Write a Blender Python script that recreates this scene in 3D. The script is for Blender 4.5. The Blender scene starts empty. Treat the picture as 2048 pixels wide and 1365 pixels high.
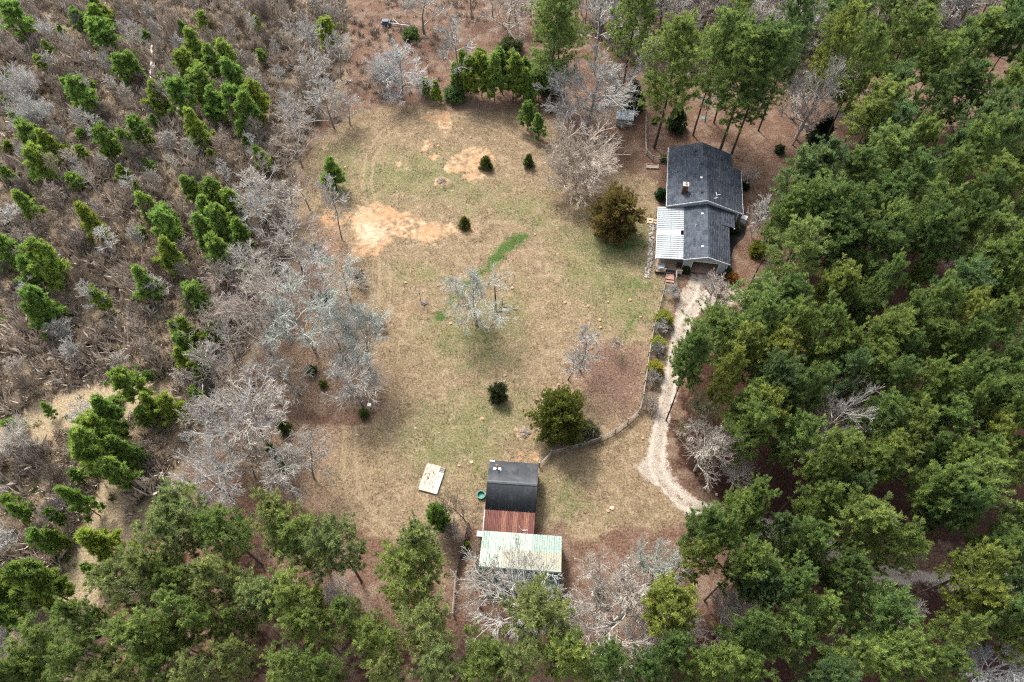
import bpy, math, random
import numpy as np

# ------------------------------------------------------------------ camera, world, sun, exposure
S = bpy.context.scene
COL = S.collection
CAM_H, TILT, FPX = 90.0, math.radians(33.6), 24 / 36 * 2048
cd = bpy.data.cameras.new('camera')
cd.lens = 24; cd.sensor_width = 36; cd.clip_start = 1; cd.clip_end = 8000
cam = bpy.data.objects.new('camera', cd); COL.objects.link(cam)
cam.location = (0, 0, CAM_H); cam.rotation_euler = (TILT, 0, 0)
S.camera = cam

SUN_EL, SUN_AZ = math.radians(52), math.radians(-28)      # azimuth from +Y, negative = to the left of the picture
w = bpy.data.worlds.new('World'); S.world = w; w.use_nodes = True
nt = w.node_tree; bg = nt.nodes['Background']
sky = nt.nodes.new('ShaderNodeTexSky'); sky.sky_type = 'NISHITA'; sky.sun_disc = False
sky.sun_elevation = SUN_EL; sky.sun_rotation = SUN_AZ
sky.air_density = 1.0; sky.dust_density = 4.0; sky.ozone_density = 0.6
hs = nt.nodes.new('ShaderNodeHueSaturation'); hs.inputs['Saturation'].default_value = .38   # thin overcast: a greyer sky
nt.links.new(sky.outputs[0], hs.inputs['Color']); nt.links.new(hs.outputs[0], bg.inputs[0]); bg.inputs[1].default_value = 0.125
sd = bpy.data.lights.new('sun', 'SUN'); sd.energy = 1.75; sd.angle = math.radians(13); sd.color = (1.0, 0.94, 0.84)
sun = bpy.data.objects.new('sun', sd); COL.objects.link(sun)
sun.rotation_euler = (math.pi / 2 - SUN_EL, 0, math.pi - SUN_AZ)
S.view_settings.view_transform = 'Standard'; S.view_settings.look = 'None'
S.view_settings.gamma = 1; S.view_settings.use_curve_mapping = False
S.view_settings.exposure = 1.95
S.cycles.use_denoising = False; S.cycles.filter_width = 1.2

rng = np.random.default_rng(7)
random.seed(7)

# ------------------------------------------------------------------ helpers
CT, ST = math.cos(TILT), math.sin(TILT)
def at(px, py, z=0.0):
    """Where the sight line through a photo pixel (2048 wide) meets height z."""
    x = (px - 1024) / FPX; y = -(py - 682.5) / FPX
    dx, dy, dz = x, y * CT + ST, y * ST - CT
    t = (z - CAM_H) / dz
    return np.array([dx * t, dy * t, z])
def proj(P):
    v = np.asarray(P, float) - np.array([0, 0, CAM_H])
    yy = v[..., 1] * CT + v[..., 2] * ST; zz = -v[..., 1] * ST + v[..., 2] * CT
    return 1024 - FPX * v[..., 0] / zz, 682.5 + FPX * yy / zz
def dist(P): return float(-(-(P[1]) * ST + (P[2] - CAM_H) * CT))

def mesh_np(name, V, F, mats, tint=None, midx=None, smooth=False):
    V = np.ascontiguousarray(V, np.float32); F = np.ascontiguousarray(F, np.int32)
    me = bpy.data.meshes.new(name)
    k = F.shape[1]
    me.vertices.add(len(V)); me.vertices.foreach_set('co', V.ravel())
    me.loops.add(F.size); me.loops.foreach_set('vertex_index', F.ravel())
    me.polygons.add(len(F)); me.polygons.foreach_set('loop_start', np.arange(len(F), dtype=np.int32) * k)
    for m in (mats if isinstance(mats, (list, tuple)) else [mats]): me.materials.append(m)
    if midx is not None: me.polygons.foreach_set('material_index', np.ascontiguousarray(midx, np.int32))
    if smooth: me.polygons.foreach_set('use_smooth', np.ones(len(F), bool))
    if tint is not None:
        a = me.attributes.new('tint', 'FLOAT', 'FACE'); a.data.foreach_set('value', np.ascontiguousarray(tint, np.float32))
    me.update(calc_edges=True)
    return me

class MB:
    """collects quads / n-gons of one mesh"""
    def __init__(s): s.v = []; s.f = []
    def add(s, vs, fs):
        b = len(s.v); s.v += [tuple(map(float, p)) for p in vs]; s.f += [tuple(i + b for i in f) for f in fs]; return s
    def box(s, x0, x1, y0, y1, z0, z1):
        return s.add([(x0,y0,z0),(x1,y0,z0),(x1,y1,z0),(x0,y1,z0),(x0,y0,z1),(x1,y0,z1),(x1,y1,z1),(x0,y1,z1)],
                     [(3,2,1,0),(4,5,6,7),(0,1,5,4),(1,2,6,5),(2,3,7,6),(3,0,4,7)])
    def prism(s, poly, d):
        """polygon (3-d points) extruded by vector d"""
        n = len(poly); P = [np.array(p, float) for p in poly]; Q = [p + np.array(d, float) for p in P]
        return s.add(P + Q, [tuple(range(n)), tuple(range(2*n-1, n-1, -1))] + [(i, i + n, (i+1) % n + n, (i+1) % n) for i in range(n)])
    def bar(s, a, b, w, h):
        a = np.array(a, float); b = np.array(b, float); d = b - a; L = np.linalg.norm(d); d /= L
        u = np.cross(d, (0,0,1)); 
        if np.linalg.norm(u) < 1e-4: u = np.array([1.,0,0])
        u /= np.linalg.norm(u); v = np.cross(u, d)
        c = [(-w/2,-h/2),(w/2,-h/2),(w/2,h/2),(-w/2,h/2)]
        return s.prism([a + u*i + v*j for i, j in c], b - a)
    def tube(s, pts, rad, n=8, cap=True):
        pts = [np.array(p, float) for p in pts]; rad = [rad]*len(pts) if np.isscalar(rad) else rad
        rings = []; 
        for i, p in enumerate(pts):
            d = pts[min(i+1, len(pts)-1)] - pts[max(i-1, 0)]; d /= np.linalg.norm(d)
            u = np.cross(d, (0.31, 0.17, 0.93) if abs(d[2]) < .9 else (1, 0, 0)); u /= np.linalg.norm(u); v = np.cross(d, u)
            rings += [p + rad[i]*(u*math.cos(2*math.pi*k/n) + v*math.sin(2*math.pi*k/n)) for k in range(n)]
        f = [(i*n+k, i*n+(k+1) % n, (i+1)*n+(k+1) % n, (i+1)*n+k) for i in range(len(pts)-1) for k in range(n)]
        if cap: f += [tuple(range(n-1, -1, -1)), tuple(range((len(pts)-1)*n, len(pts)*n))]
        return s.add(rings, f)
    def lathe(s, prof, n=14, c=(0,0,0)):
        vs = [(c[0]+r*math.cos(2*math.pi*k/n), c[1]+r*math.sin(2*math.pi*k/n), c[2]+z) for r, z in prof for k in range(n)]
        f = [(i*n+k, i*n+(k+1) % n, (i+1)*n+(k+1) % n, (i+1)*n+k) for i in range(len(prof)-1) for k in range(n)]
        return s.add(vs, f)
    def mesh(s, name, m):
        me = bpy.data.meshes.new(name); me.from_pydata(s.v, [], s.f)
        me.materials.append(m); me.validate(); me.update(); return me
    def build(s, name, m, parent=None): return link(name, s.mesh(name, m), parent)

def link(name, me, parent=None, loc=(0,0,0), rotz=0.0):
    o = bpy.data.objects.new(name, me); COL.objects.link(o)
    o.location = loc; o.rotation_euler = (0, 0, rotz)
    if parent: o.parent = parent
    return o
def tag(o, label, cat, group=None):
    o['label'] = label; o['category'] = cat
    if group: o['group'] = group
    return o
def thing(name, label, cat, loc=(0,0,0), rotz=0.0, group=None):
    o = link(name, None, None, tuple(float(c) for c in loc), rotz)
    o.empty_display_size = 0.3
    return tag(o, label, cat, group)
def structure(o): o['kind'] = 'structure'; return o
def stuff(o): o['kind'] = 'stuff'; return o

# ------------------------------------------------------------------ materials
class NT:
    def __init__(s, name):
        s.m = bpy.data.materials.new(name); s.m.use_nodes = True
        s.t = s.m.node_tree; s.b = s.t.nodes['Principled BSDF']
    def n(s, t, **kw):
        x = s.t.nodes.new(t)
        for k, v in kw.items(): setattr(x, k, v)
        return x
    def l(s, a, b): s.t.links.new(a, b)
    def noise(s, vec, scale, detail=4, rough=.6):
        x = s.n('ShaderNodeTexNoise'); x.inputs['Scale'].default_value = scale
        x.inputs['Detail'].default_value = detail; x.inputs['Roughness'].default_value = rough
        if vec is not None: s.l(vec, x.inputs['Vector'])
        return x.outputs['Fac']
    def math(s, op, a, b=0.0, c=None, clamp=False):
        x = s.n('ShaderNodeMath', operation=op, use_clamp=clamp)
        for i, q in enumerate((a, b, c)):
            if q is None: continue
            if isinstance(q, (int, float)): x.inputs[i].default_value = q
            else: s.l(q, x.inputs[i])
        return x.outputs[0]
    def ss(s, v, lo, hi, a=0.0, b=1.0):
        x = s.n('ShaderNodeMapRange', interpolation_type='SMOOTHSTEP')
        s.l(v, x.inputs['Value'])
        for k, q in (('From Min', lo), ('From Max', hi), ('To Min', a), ('To Max', b)): x.inputs[k].default_value = q
        return x.outputs[0]
    def mix(s, f, a, b, mode='MIX'):
        x = s.n('ShaderNodeMix', data_type='RGBA', blend_type=mode)
        for sock, q in ((x.inputs[0], f), (x.inputs[6], a), (x.inputs[7], b)):
            if isinstance(q, (int, float)): sock.default_value = q
            elif isinstance(q, tuple): sock.default_value = (*q, 1)
            else: s.l(q, sock)
        return x.outputs[2]
    def bump(s, h, strength=.5, d=.05):
        x = s.n('ShaderNodeBump'); x.inputs['Strength'].default_value = strength; x.inputs['Distance'].default_value = d
        s.l(h, x.inputs['Height']); s.l(x.outputs[0], s.b.inputs['Normal'])

def simple(name, c, rough=.7, scale=3.0, amt=.25, metal=0.0, bump=0.0, c2=None, stretch=None, spec=0.3):
    """base colour with blotchy noise towards c2 (or a lighter / darker mix)"""
    k = NT(name); tc = k.n('ShaderNodeTexCoord').outputs['Object']
    if stretch:
        mp = k.n('ShaderNodeMapping'); mp.inputs['Scale'].default_value = stretch; k.l(tc, mp.inputs[0]); tc = mp.outputs[0]
    n1 = k.noise(tc, scale, 5, .65)
    d = c2 or tuple(min(1, x * 1.7) for x in c)
    lo = tuple(x * (1 - amt) for x in c)
    col = k.mix(k.ss(n1, .3, .7), lo, tuple(a * (1 - amt) + b * amt for a, b in zip(c, d)) if c2 is None else c2)
    k.l(col, k.b.inputs['Base Color']); k.b.inputs['Roughness'].default_value = rough; k.b.inputs['Metallic'].default_value = metal
    k.b.inputs['Specular IOR Level'].default_value = spec
    if bump: k.bump(k.noise(tc, scale * 6, 3), bump, .02)
    return k.m

def foliage(name, hi=1.5, lo=.66, transl=.5):
    """leaf colour = the tree's own colour (object colour) x a random value per tuft"""
    k = NT(name); oi = k.n('ShaderNodeObjectInfo'); a = k.n('ShaderNodeAttribute', attribute_name='tint')
    f = a.outputs['Fac']
    dark = k.mix(1.0, oi.outputs['Color'], (lo * .95, lo, lo * 1.05), 'MULTIPLY')
    lite = k.mix(1.0, oi.outputs['Color'], (hi * 1.15, hi * 1.03, hi * .75), 'MULTIPLY')
    col = k.mix(f, dark, lite)
    k.b.inputs['Roughness'].default_value = .6; k.b.inputs['Specular IOR Level'].default_value = .25
    k.l(col, k.b.inputs['Base Color'])
    tr = k.n('ShaderNodeBsdfTranslucent'); k.l(col, tr.inputs[0])
    mx = k.n('ShaderNodeMixShader'); mx.inputs[0].default_value = transl
    k.l(k.b.outputs[0], mx.inputs[1]); k.l(tr.outputs[0], mx.inputs[2])
    k.l(mx.outputs[0], k.t.nodes['Material Output'].inputs[0])
    return k.m
def barkmat(name):
    k = NT(name); oi = k.n('ShaderNodeObjectInfo'); tc = k.n('ShaderNodeTexCoord').outputs['Object']
    n1 = k.noise(tc, 3.0, 5, .7)
    col = k.mix(k.ss(n1, .32, .68), k.mix(1.0, oi.outputs['Color'], (.5, .48, .47), 'MULTIPLY'), oi.outputs['Color'])
    k.l(col, k.b.inputs['Base Color']); k.b.inputs['Roughness'].default_value = .9; k.b.inputs['Specular IOR Level'].default_value = .15
    return k.m
def tinted(name, a, b, rough=.8, spec=.2, stain=0.0):
    """two colours mixed by the random value of each little face"""
    k = NT(name); f = k.n('ShaderNodeAttribute', attribute_name='tint').outputs['Fac']
    col = k.mix(f, a, b)
    if stain:
        tc = k.n('ShaderNodeTexCoord').outputs['Object']
        col = k.mix(k.math('MULTIPLY', k.ss(k.noise(tc, .55, 6, .7), .46, .66), stain), col, tuple(min(1, .6*x + .055) for x in b))
        col = k.mix(k.math('MULTIPLY', k.ss(k.noise(tc, .33, 6, .7), .52, .7), stain), col, tuple(.6 * x for x in a))
    k.l(col, k.b.inputs['Base Color']); k.b.inputs['Roughness'].default_value = rough
    k.b.inputs['Specular IOR Level'].default_value = spec
    return k.m

M_LEAF = foliage('needles'); M_BARK = barkmat('bark')

# ------------------------------------------------------------------ ground: what grows where
def W2(pts): return np.array([at(x, y)[:2] for x, y in pts])
def sdist(P, poly):
    """signed distance (inside > 0) of points to a polygon"""
    x, y = P[:, 0], P[:, 1]; n = len(poly); d = np.full(len(P), 1e9); ins = np.zeros(len(P), bool)
    for i in range(n):
        a = poly[i]; b = poly[(i + 1) % n]; e = b - a; ww = P - a
        t = np.clip((ww @ e) / max(e @ e, 1e-9), 0, 1)
        d = np.minimum(d, np.hypot(*(ww - t[:, None] * e).T))
        c = ((a[1] > y) != (b[1] > y)) & (x < (b[0]-a[0]) * (y - a[1]) / (b[1]-a[1] + 1e-12) + a[0])
        ins ^= c
    return np.where(ins, d, -d)
def ldist(P, line):
    d = np.full(len(P), 1e9)
    for a, b in zip(line[:-1], line[1:]):
        e = b - a; ww = P - a; t = np.clip((ww @ e) / max(e @ e, 1e-9), 0, 1)
        d = np.minimum(d, np.hypot(*(ww - t[:, None] * e).T))
    return d
def soft(d, s): return np.clip(.5 + d / (2 * s), 0, 1)

YARD = [(596,420),(600,345),(628,290),(662,255),(700,222),(850,206),(1000,205),(1105,215),(1150,255),(1200,300),(1235,345),(1300,350),(1330,390),(1312,420),(1310,545),(1340,560),(1350,590),(1338,690),(1325,780),(1310,850),(1293,920),(1300,955),(1345,1010),(1372,1040),(1330,1062),(1250,1050),(1165,1085),(1125,1072),(1125,1050),(960,1060),(935,1060),(915,1150),(885,1190),(862,1130),(800,1090),(720,1060),(640,1030),(540,985),(470,930),(500,860),(560,840),(640,850),(740,850),(770,800),(720,795),(700,790),(640,830),(560,800),(545,740),(600,680),(640,600),(660,520),(640,470)]
DRIVE = [(1384,548),(1440,550),(1475,566),(1492,590),(1478,608),(1440,618),(1400,622),(1383,650),(1369,700),(1362,748),(1356,777),(1345,810),(1339,840),(1333,868),(1334,912),(1340,940),(1354,962),(1374,981),(1399,1002),(1436,1012),(1500,1030),(1580,1050),(1660,1080),(1740,1120),(1820,1142),(1900,1150),(2100,1148),(2100,1185),(1950,1180),(1840,1172),(1740,1160),(1650,1118),(1560,1085),(1470,1052),(1410,1038),(1374,1031),(1354,1014),(1333,993),(1315,973),(1290,958),(1272,940),(1268,932),(1290,918),(1298,882),(1308,841),(1318,795),(1327,759),(1336,701),(1345,657),(1352,616),(1366,580)]
LEFT = [(-400,-200),(700,-40),(700,120),(690,200),(640,240),(600,330),(595,430),(640,480),(560,560),(520,700),(470,780),(420,860),(360,960),(300,1040),(200,1180),(140,1400),(-400,1600)]
PATH = [[(240,945),(224,1000),(212,1050),(196,1085),(178,1120),(160,1200),(150,1260)]]
CLEAR = [(-20,862),(60,820),(180,775),(300,762),(345,770),(330,800),(250,830),(150,850),(40,895),(-20,905)]
SAND = [[(886,338),(905,314),(942,296),(968,294),(985,310),(990,326),(975,345),(920,343),(900,346)],
        [(928,352),(952,344),(970,350),(962,362),(938,362)],
        [(713,415),(745,408),(778,414),(800,428),(832,430),(852,446),(905,450),(912,462),(870,482),(845,486),(802,470),(780,482),(762,500),(732,506),(708,527),(700,520),(712,480),(704,450)],
        [(838,238),(862,224),(880,213),(893,225),(905,247),(896,262),(890,268),(874,246)],
        [(930,460),(942,453),(953,464),(950,475),(938,474)],[(848,282),(858,280),(862,290),(852,300),(844,298)],[(856,312),(868,306),(878,314),(866,320)],
        [(872,356),(884,352),(894,362),(884,372),(872,370)],[(1062,908),(1076,904),(1080,918),(1066,924)],[(1034,908),(1044,908),(1042,916)],
        [(690,522),(706,520),(700,530),(690,530)],[(740,506),(752,503),(752,511),(742,512)],[(788,328),(800,324),(802,332),(792,334)],
        [(936,1124),(948,1118),(946,1134),(936,1136)],[(1036,858),(1050,852),(1062,866),(1056,878),(1042,878)],[(690,428),(702,424),(700,440)],[(640,435),(655,425),(690,440),(680,460),(650,455)]]
PALE = [[(715,432),(735,430),(742,450),(760,462),(756,478),(735,482),(722,470)]]
BRIGHT = [[(1062,471),(1040,467),(1018,473),(1000,490),(984,510),(972,530),(948,552),(926,568),(905,590),(893,612),(904,614),(918,596),(940,574),(962,556),(984,538),(1004,520),(1022,502),(1048,484)], [(868,628),(890,622),(893,636),(876,644)],
          [(852,622),(880,620),(892,635),(880,652),(868,640)],[(918,668),(940,655),(946,672),(930,684)], [(960,655),(976,664),(968,686),(952,690)],
          [(1180,470),(1215,478),(1260,470),(1295,480),(1300,500),(1250,515),(1200,505)],[(1245,560),(1290,552),(1320,560),(1310,580),(1260,590),(1235,580)],
          [(1200,600),(1215,590),(1240,600),(1225,612)],[(1290,430),(1305,420),(1306,440),(1296,450)],[(1380,548),(1366,556),(1372,566)],[(1240,640),(1265,625),(1290,620),(1270,660),(1250,680)],
          [(1112,985),(1160,985),(1150,1015),(1120,1020)],[(944,925),(965,920),(962,945),(948,945)],[(1080,965),(1086,965),(1082,1010),(1076,1010)]]
GREEN = [[(905,655),(960,632),(1000,655),(985,705),(930,715)], [(700,350),(740,310),(900,300),(960,370),(1100,390),(1130,430),(1080,470),(960,420),(800,400),(720,400)],
         [(860,640),(960,620),(1010,560),(1060,600),(1050,700),(960,760),(880,730),(820,690)],
         [(1100,450),(1200,440),(1310,420),(1320,560),(1325,620),(1250,700),(1180,620),(1120,560)],
         [(900,780),(1010,760),(1060,790),(1050,860),(980,960),(900,960),(800,940),(790,860)],
         [(1080,940),(1160,940),(1180,1040),(1230,1040),(1160,1060),(1082,1040)],[(640,300),(720,290),(740,360),(700,400),(640,380)],[(760,540),(870,520),(880,560),(780,580)]]
RED = [[(1090,205),(1340,205),(1345,300),(1290,345),(1240,335),(1200,300),(1140,260)],
       [(1145,700),(1200,690),(1250,700),(1290,700),(1282,810),(1240,850),(1180,800),(1150,780)],
       [(600,425),(690,450),(700,560),(770,800),(690,860),(640,960),(700,1060),(860,1130),(880,1200),(600,1100),(500,900),(520,760),(600,600)],
       [(905,1065),(960,1060),(950,1210),(890,1210)],[(950,190),(1130,200),(1110,222),(950,215)],[(720,0),(1050,0),(1060,205),(900,205),(700,210)],
       [(1120,1080),(1165,1085),(1180,1300),(1000,1300),(950,1200),(1120,1190)],[(1300,200),(1640,200),(1640,560),(1480,560),(1480,300),(1340,285)]]
SHADED_FLOOR = [[(1345,860),(1360,930),(1440,1000),(1560,1040),(1700,1080),(2200,1120),(2200,200),(1700,300),(1560,560),(1450,640),(1380,760)],  # wood floor painted darker for the shade of the dense pines
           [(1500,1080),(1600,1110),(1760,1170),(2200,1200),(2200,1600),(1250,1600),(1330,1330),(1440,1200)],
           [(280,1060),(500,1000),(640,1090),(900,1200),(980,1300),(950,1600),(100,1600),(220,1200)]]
LEAFY = [[(1150,735),(1165,705),(1215,690),(1290,700),(1284,790),(1262,838),(1225,800),(1175,790)], [(1095,205),(1290,205),(1295,330),(1240,318),(1190,280),(1120,228)], [(1485,290),(1650,330),(1560,440),(1500,560),(1470,480)], [(690,505),(660,480),(700,560),(715,545)], [(900,205),(1100,203),(1100,220),(900,222)], [(905,1070),(960,1065),(950,1200),(900,1210)]]
TRACKS = [[(741,405),(733,365),(740,315),(768,268),(810,243),(850,235)],[(905,236),(960,243),(1010,259),(1060,284),(1100,306)],
          [(701,830),(699,880),(700,944),(709,1001),(730,1030),(762,1061),(800,1085)],[(768,520),(770,560),(768,640)],
          [(1105,1048),(1150,1062),(1190,1058)],
          [(1412,556),(1400,600),(1368,650),(1353,700),(1345,750),(1334,800),(1324,850),(1314,900),(1312,935),(1328,970),(1360,1000),(1410,1022),(1480,1042),(1560,1068),(1660,1100),(1740,1138),(1850,1160),(2000,1166)]]
def ground_attrs(P):
    n = len(P); A = np.zeros((n, 4), np.float32); B = np.zeros((n, 4), np.float32); C = np.zeros((n, 4), np.float32)
    mx = lambda polys, s, off=0.0: np.max([soft(sdist(P, W2(p)) + off, s) for p in polys], axis=0)
    A[:, 0] = soft(sdist(P, W2(YARD)), 2.2); A[:, 1] = mx(RED, 5.0); A[:, 2] = mx(GREEN, 7.0); A[:, 3] = mx(SAND, .9, .1)
    B[:, 0] = soft(sdist(P, W2(DRIVE)), .9); B[:, 2] = np.maximum(mx(BRIGHT[:2], 1.8, .3), .72 * mx(BRIGHT[1:], 2.6, .2))
    tr = np.zeros(n)
    for t in TRACKS:
        d = ldist(P, W2(t)); tr = np.maximum(tr, np.exp(-((d - .85) / .28) ** 2))
    B[:, 1] = tr
    B[:, 3] = np.maximum(mx([CLEAR], 2.5), np.max([np.exp(-(ldist(P, W2(t)) / 2.4) ** 2) for t in PATH], axis=0))
    C[:, 0] = soft(sdist(P, W2(LEFT)), 4.0); C[:, 1] = np.maximum(mx(SHADED_FLOOR[:2], 6.0), .5 * mx(SHADED_FLOOR[2:], 6.0)); C[:, 2] = mx(PALE, 1.8); C[:, 3] = mx(LEAFY, 4.0)
    return A, B, C

def ground_material():
    k = NT('ground'); pos = k.n('ShaderNodeNewGeometry').outputs['Position']
    def ch(name):
        a = k.n('ShaderNodeAttribute', attribute_name=name); s = k.n('ShaderNodeSeparateColor'); k.l(a.outputs['Color'], s.inputs[0])
        return s.outputs[0], s.outputs[1], s.outputs[2], a.outputs['Alpha']
    lawn, red, green, sand = ch('soil_a'); grav, track, bright, path = ch('soil_b'); left, floor_shade, pale, leafy = ch('soil_c')
    big = k.noise(pos, .09, 5, .6); mid = k.noise(pos, .5, 6, .65); fine = k.noise(pos, 3.4, 6, .85)
    speck = k.noise(pos, 5.5, 3, .9); mid2 = k.noise(pos, 1.1, 4, .7)
    def mask(m, nz, amt, lo=.42, hi=.58):
        return k.ss(k.math('ADD', m, k.math('MULTIPLY', k.math('SUBTRACT', nz, .5), amt)), lo, hi)
    # forest floor: fallen leaves and pine straw
    litter = k.mix(k.ss(fine, .36, .64), (.034, .019, .013), (.150, .090, .062))
    litter = k.mix(k.ss(k.noise(pos, .3, 8, .75), .46, .62), litter, k.mix(k.ss(speck, .4, .6), (.070, .048, .035), (.200, .145, .108)))
    litter = k.mix(k.math('MULTIPLY', k.ss(k.noise(pos, .8, 8, .75), .54, .64), .6), litter, k.mix(k.ss(fine, .4, .6), (.022, .014, .010), (.080, .052, .038)))
    shaded_litter = k.mix(k.ss(fine, .38, .66), (0.0118, 0.0059, 0.0044), (0.0555, 0.0274, 0.0192))  # litter with the deep shade under the pines put into its colour
    # rank dead grass and sticks on the cut-over land at the left
    brush = k.mix(k.ss(fine, .36, .64), (.042, .030, .021), (.190, .145, .100))
    brush = k.mix(k.ss(mid, .42, .66), brush, k.mix(k.ss(speck, .4, .6), (.085, .064, .040), (.235, .182, .118)))
    # mown winter lawn
    m3 = k.noise(pos, .72, 4, .62); m4 = k.noise(pos, 1.9, 4, .7)
    dry = k.mix(k.ss(fine, .36, .64), (.072, .050, .030), (.205, .153, .094))
    dry = k.mix(k.math('MULTIPLY', k.ss(m3, .44, .66), .75), dry, k.mix(k.ss(fine, .36, .64), (.120, .088, .055), (.285, .220, .145)))
    dry = k.mix(k.math('MULTIPLY', k.ss(m4, .54, .68), .65), dry, k.mix(k.ss(speck, .4, .6), (.042, .033, .020), (.110, .083, .050)))
    ggr = k.mix(k.ss(fine, .36, .64), (.052, .052, .023), (.172, .162, .082))
    ggr = k.mix(k.math('MULTIPLY', k.ss(m3, .46, .64), .6), ggr, k.mix(k.ss(fine, .36, .64), (.085, .072, .038), (.215, .178, .102)))
    brt = k.mix(k.ss(fine, .36, .64), (.013, .033, .006), (.050, .100, .020))
    reddish = k.mix(k.ss(fine, .36, .64), (.072, .047, .032), (.245, .170, .116))
    c = k.mix(mask(left, mid, .6), litter, brush)
    c = k.mix(mask(floor_shade, mid, .8), c, shaded_litter)
    c = k.mix(mask(path, mid, 1.2, .22, .62), c, k.mix(k.ss(fine, .36, .66), (.120, .092, .058), (.320, .255, .165)))
    lw = k.mix(k.math('MULTIPLY', mask(green, k.noise(pos, .28, 7, .7), 1.9, .25, .95), .8), dry, ggr)
    lw = k.mix(mask(red, k.noise(pos, .4, 7, .7), 1.2, .22, .78), lw, reddish)
    lw = k.mix(k.math('MULTIPLY', mask(leafy, k.noise(pos, .5, 8, .78), 1.5, .25, .75), .85), lw, k.mix(k.ss(fine, .36, .64), (.036, .020, .016), (.150, .092, .072)))
    patch = k.ss(k.math('MULTIPLY', k.noise(pos, .33, 7, .75), k.math('ADD', .78, k.math('MULTIPLY', green, .42))), .50, .64)
    lw = k.mix(k.math('MULTIPLY', patch, .55), lw, k.mix(k.ss(fine, .36, .64), (.040, .044, .015), (.125, .125, .052)))
    lw = k.mix(k.math('MULTIPLY', k.ss(k.noise(pos, .42, 9, .8), .57, .64), .7), lw, k.mix(k.ss(speck, .4, .6), (.17, .125, .085), (.32, .245, .175)))
    lw = k.mix(k.math('MULTIPLY', k.ss(k.noise(pos, .6, 9, .8), .60, .66), .6), lw, (.048, .036, .026))
    lw = k.mix(k.math('MULTIPLY', mask(track, mid2, .9, .18, .60), .85), lw, k.mix(k.ss(fine, .34, .66), (0.1110, 0.0814, 0.0488), (0.2442, 0.1887, 0.1221)))
    c = k.mix(mask(lawn, mid, 1.1, .36, .64), c, lw)
    c = k.mix(k.math('MULTIPLY', mask(bright, k.noise(pos, .8, 8, .8), 2.0, .36, .80), .95), c, brt)
    crk = k.noise(pos, .85, 9, .82)
    sandc = k.mix(k.ss(fine, .36, .64), (.175, .108, .060), (.315, .220, .135))
    sandc = k.mix(k.ss(crk, .32, .50, 1.0, 0.0), sandc, (.365, .285, .195))
    sandc = k.mix(k.math('MULTIPLY', pale, .75), sandc, (.42, .345, .25))
    sandc = k.mix(k.math('MULTIPLY', k.math('SUBTRACT', 1.0, k.math('MULTIPLY', pale, .8)), k.ss(crk, .50, .55)), sandc, k.mix(k.ss(fine, .4, .6), (.066, .045, .028), (.185, .135, .085)))
    orng = k.ss(k.noise(pos, .2, 3, .5), .48, .62)
    sandc = k.mix(k.math('MULTIPLY', orng, .5), sandc, (.30, .165, .085))
    c = k.mix(mask(sand, k.noise(pos, .55, 10, .8), 3.2, .44, .56), c, sandc)
    st = k.n('ShaderNodeTexVoronoi'); st.inputs['Scale'].default_value = 6.5; k.l(pos, st.inputs['Vector'])
    gravc = k.mix(k.ss(st.outputs['Distance'], .05, .5), (.385, .345, .30), (.225, .19, .155))
    gravc = k.mix(k.ss(k.noise(pos, .75, 8, .8), .52, .58), gravc, k.mix(k.ss(speck, .4, .6), (.062, .044, .033), (.195, .15, .115)))
    gravc = k.mix(k.math('MULTIPLY', track, .7), gravc, k.mix(k.ss(fine, .4, .6), (.26, .225, .19), (.42, .38, .33)))
    c = k.mix(mask(grav, k.noise(pos, .7, 9, .8), 2.0, .40, .60), c, gravc)
    k.l(c, k.b.inputs['Base Color']); k.b.inputs['Roughness'].default_value = .95; k.b.inputs['Specular IOR Level'].default_value = .1
    k.bump(k.math('ADD', k.math('MULTIPLY', mid2, .5), fine), .9, .12)
    return k.m
M_GROUND = ground_material()

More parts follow.
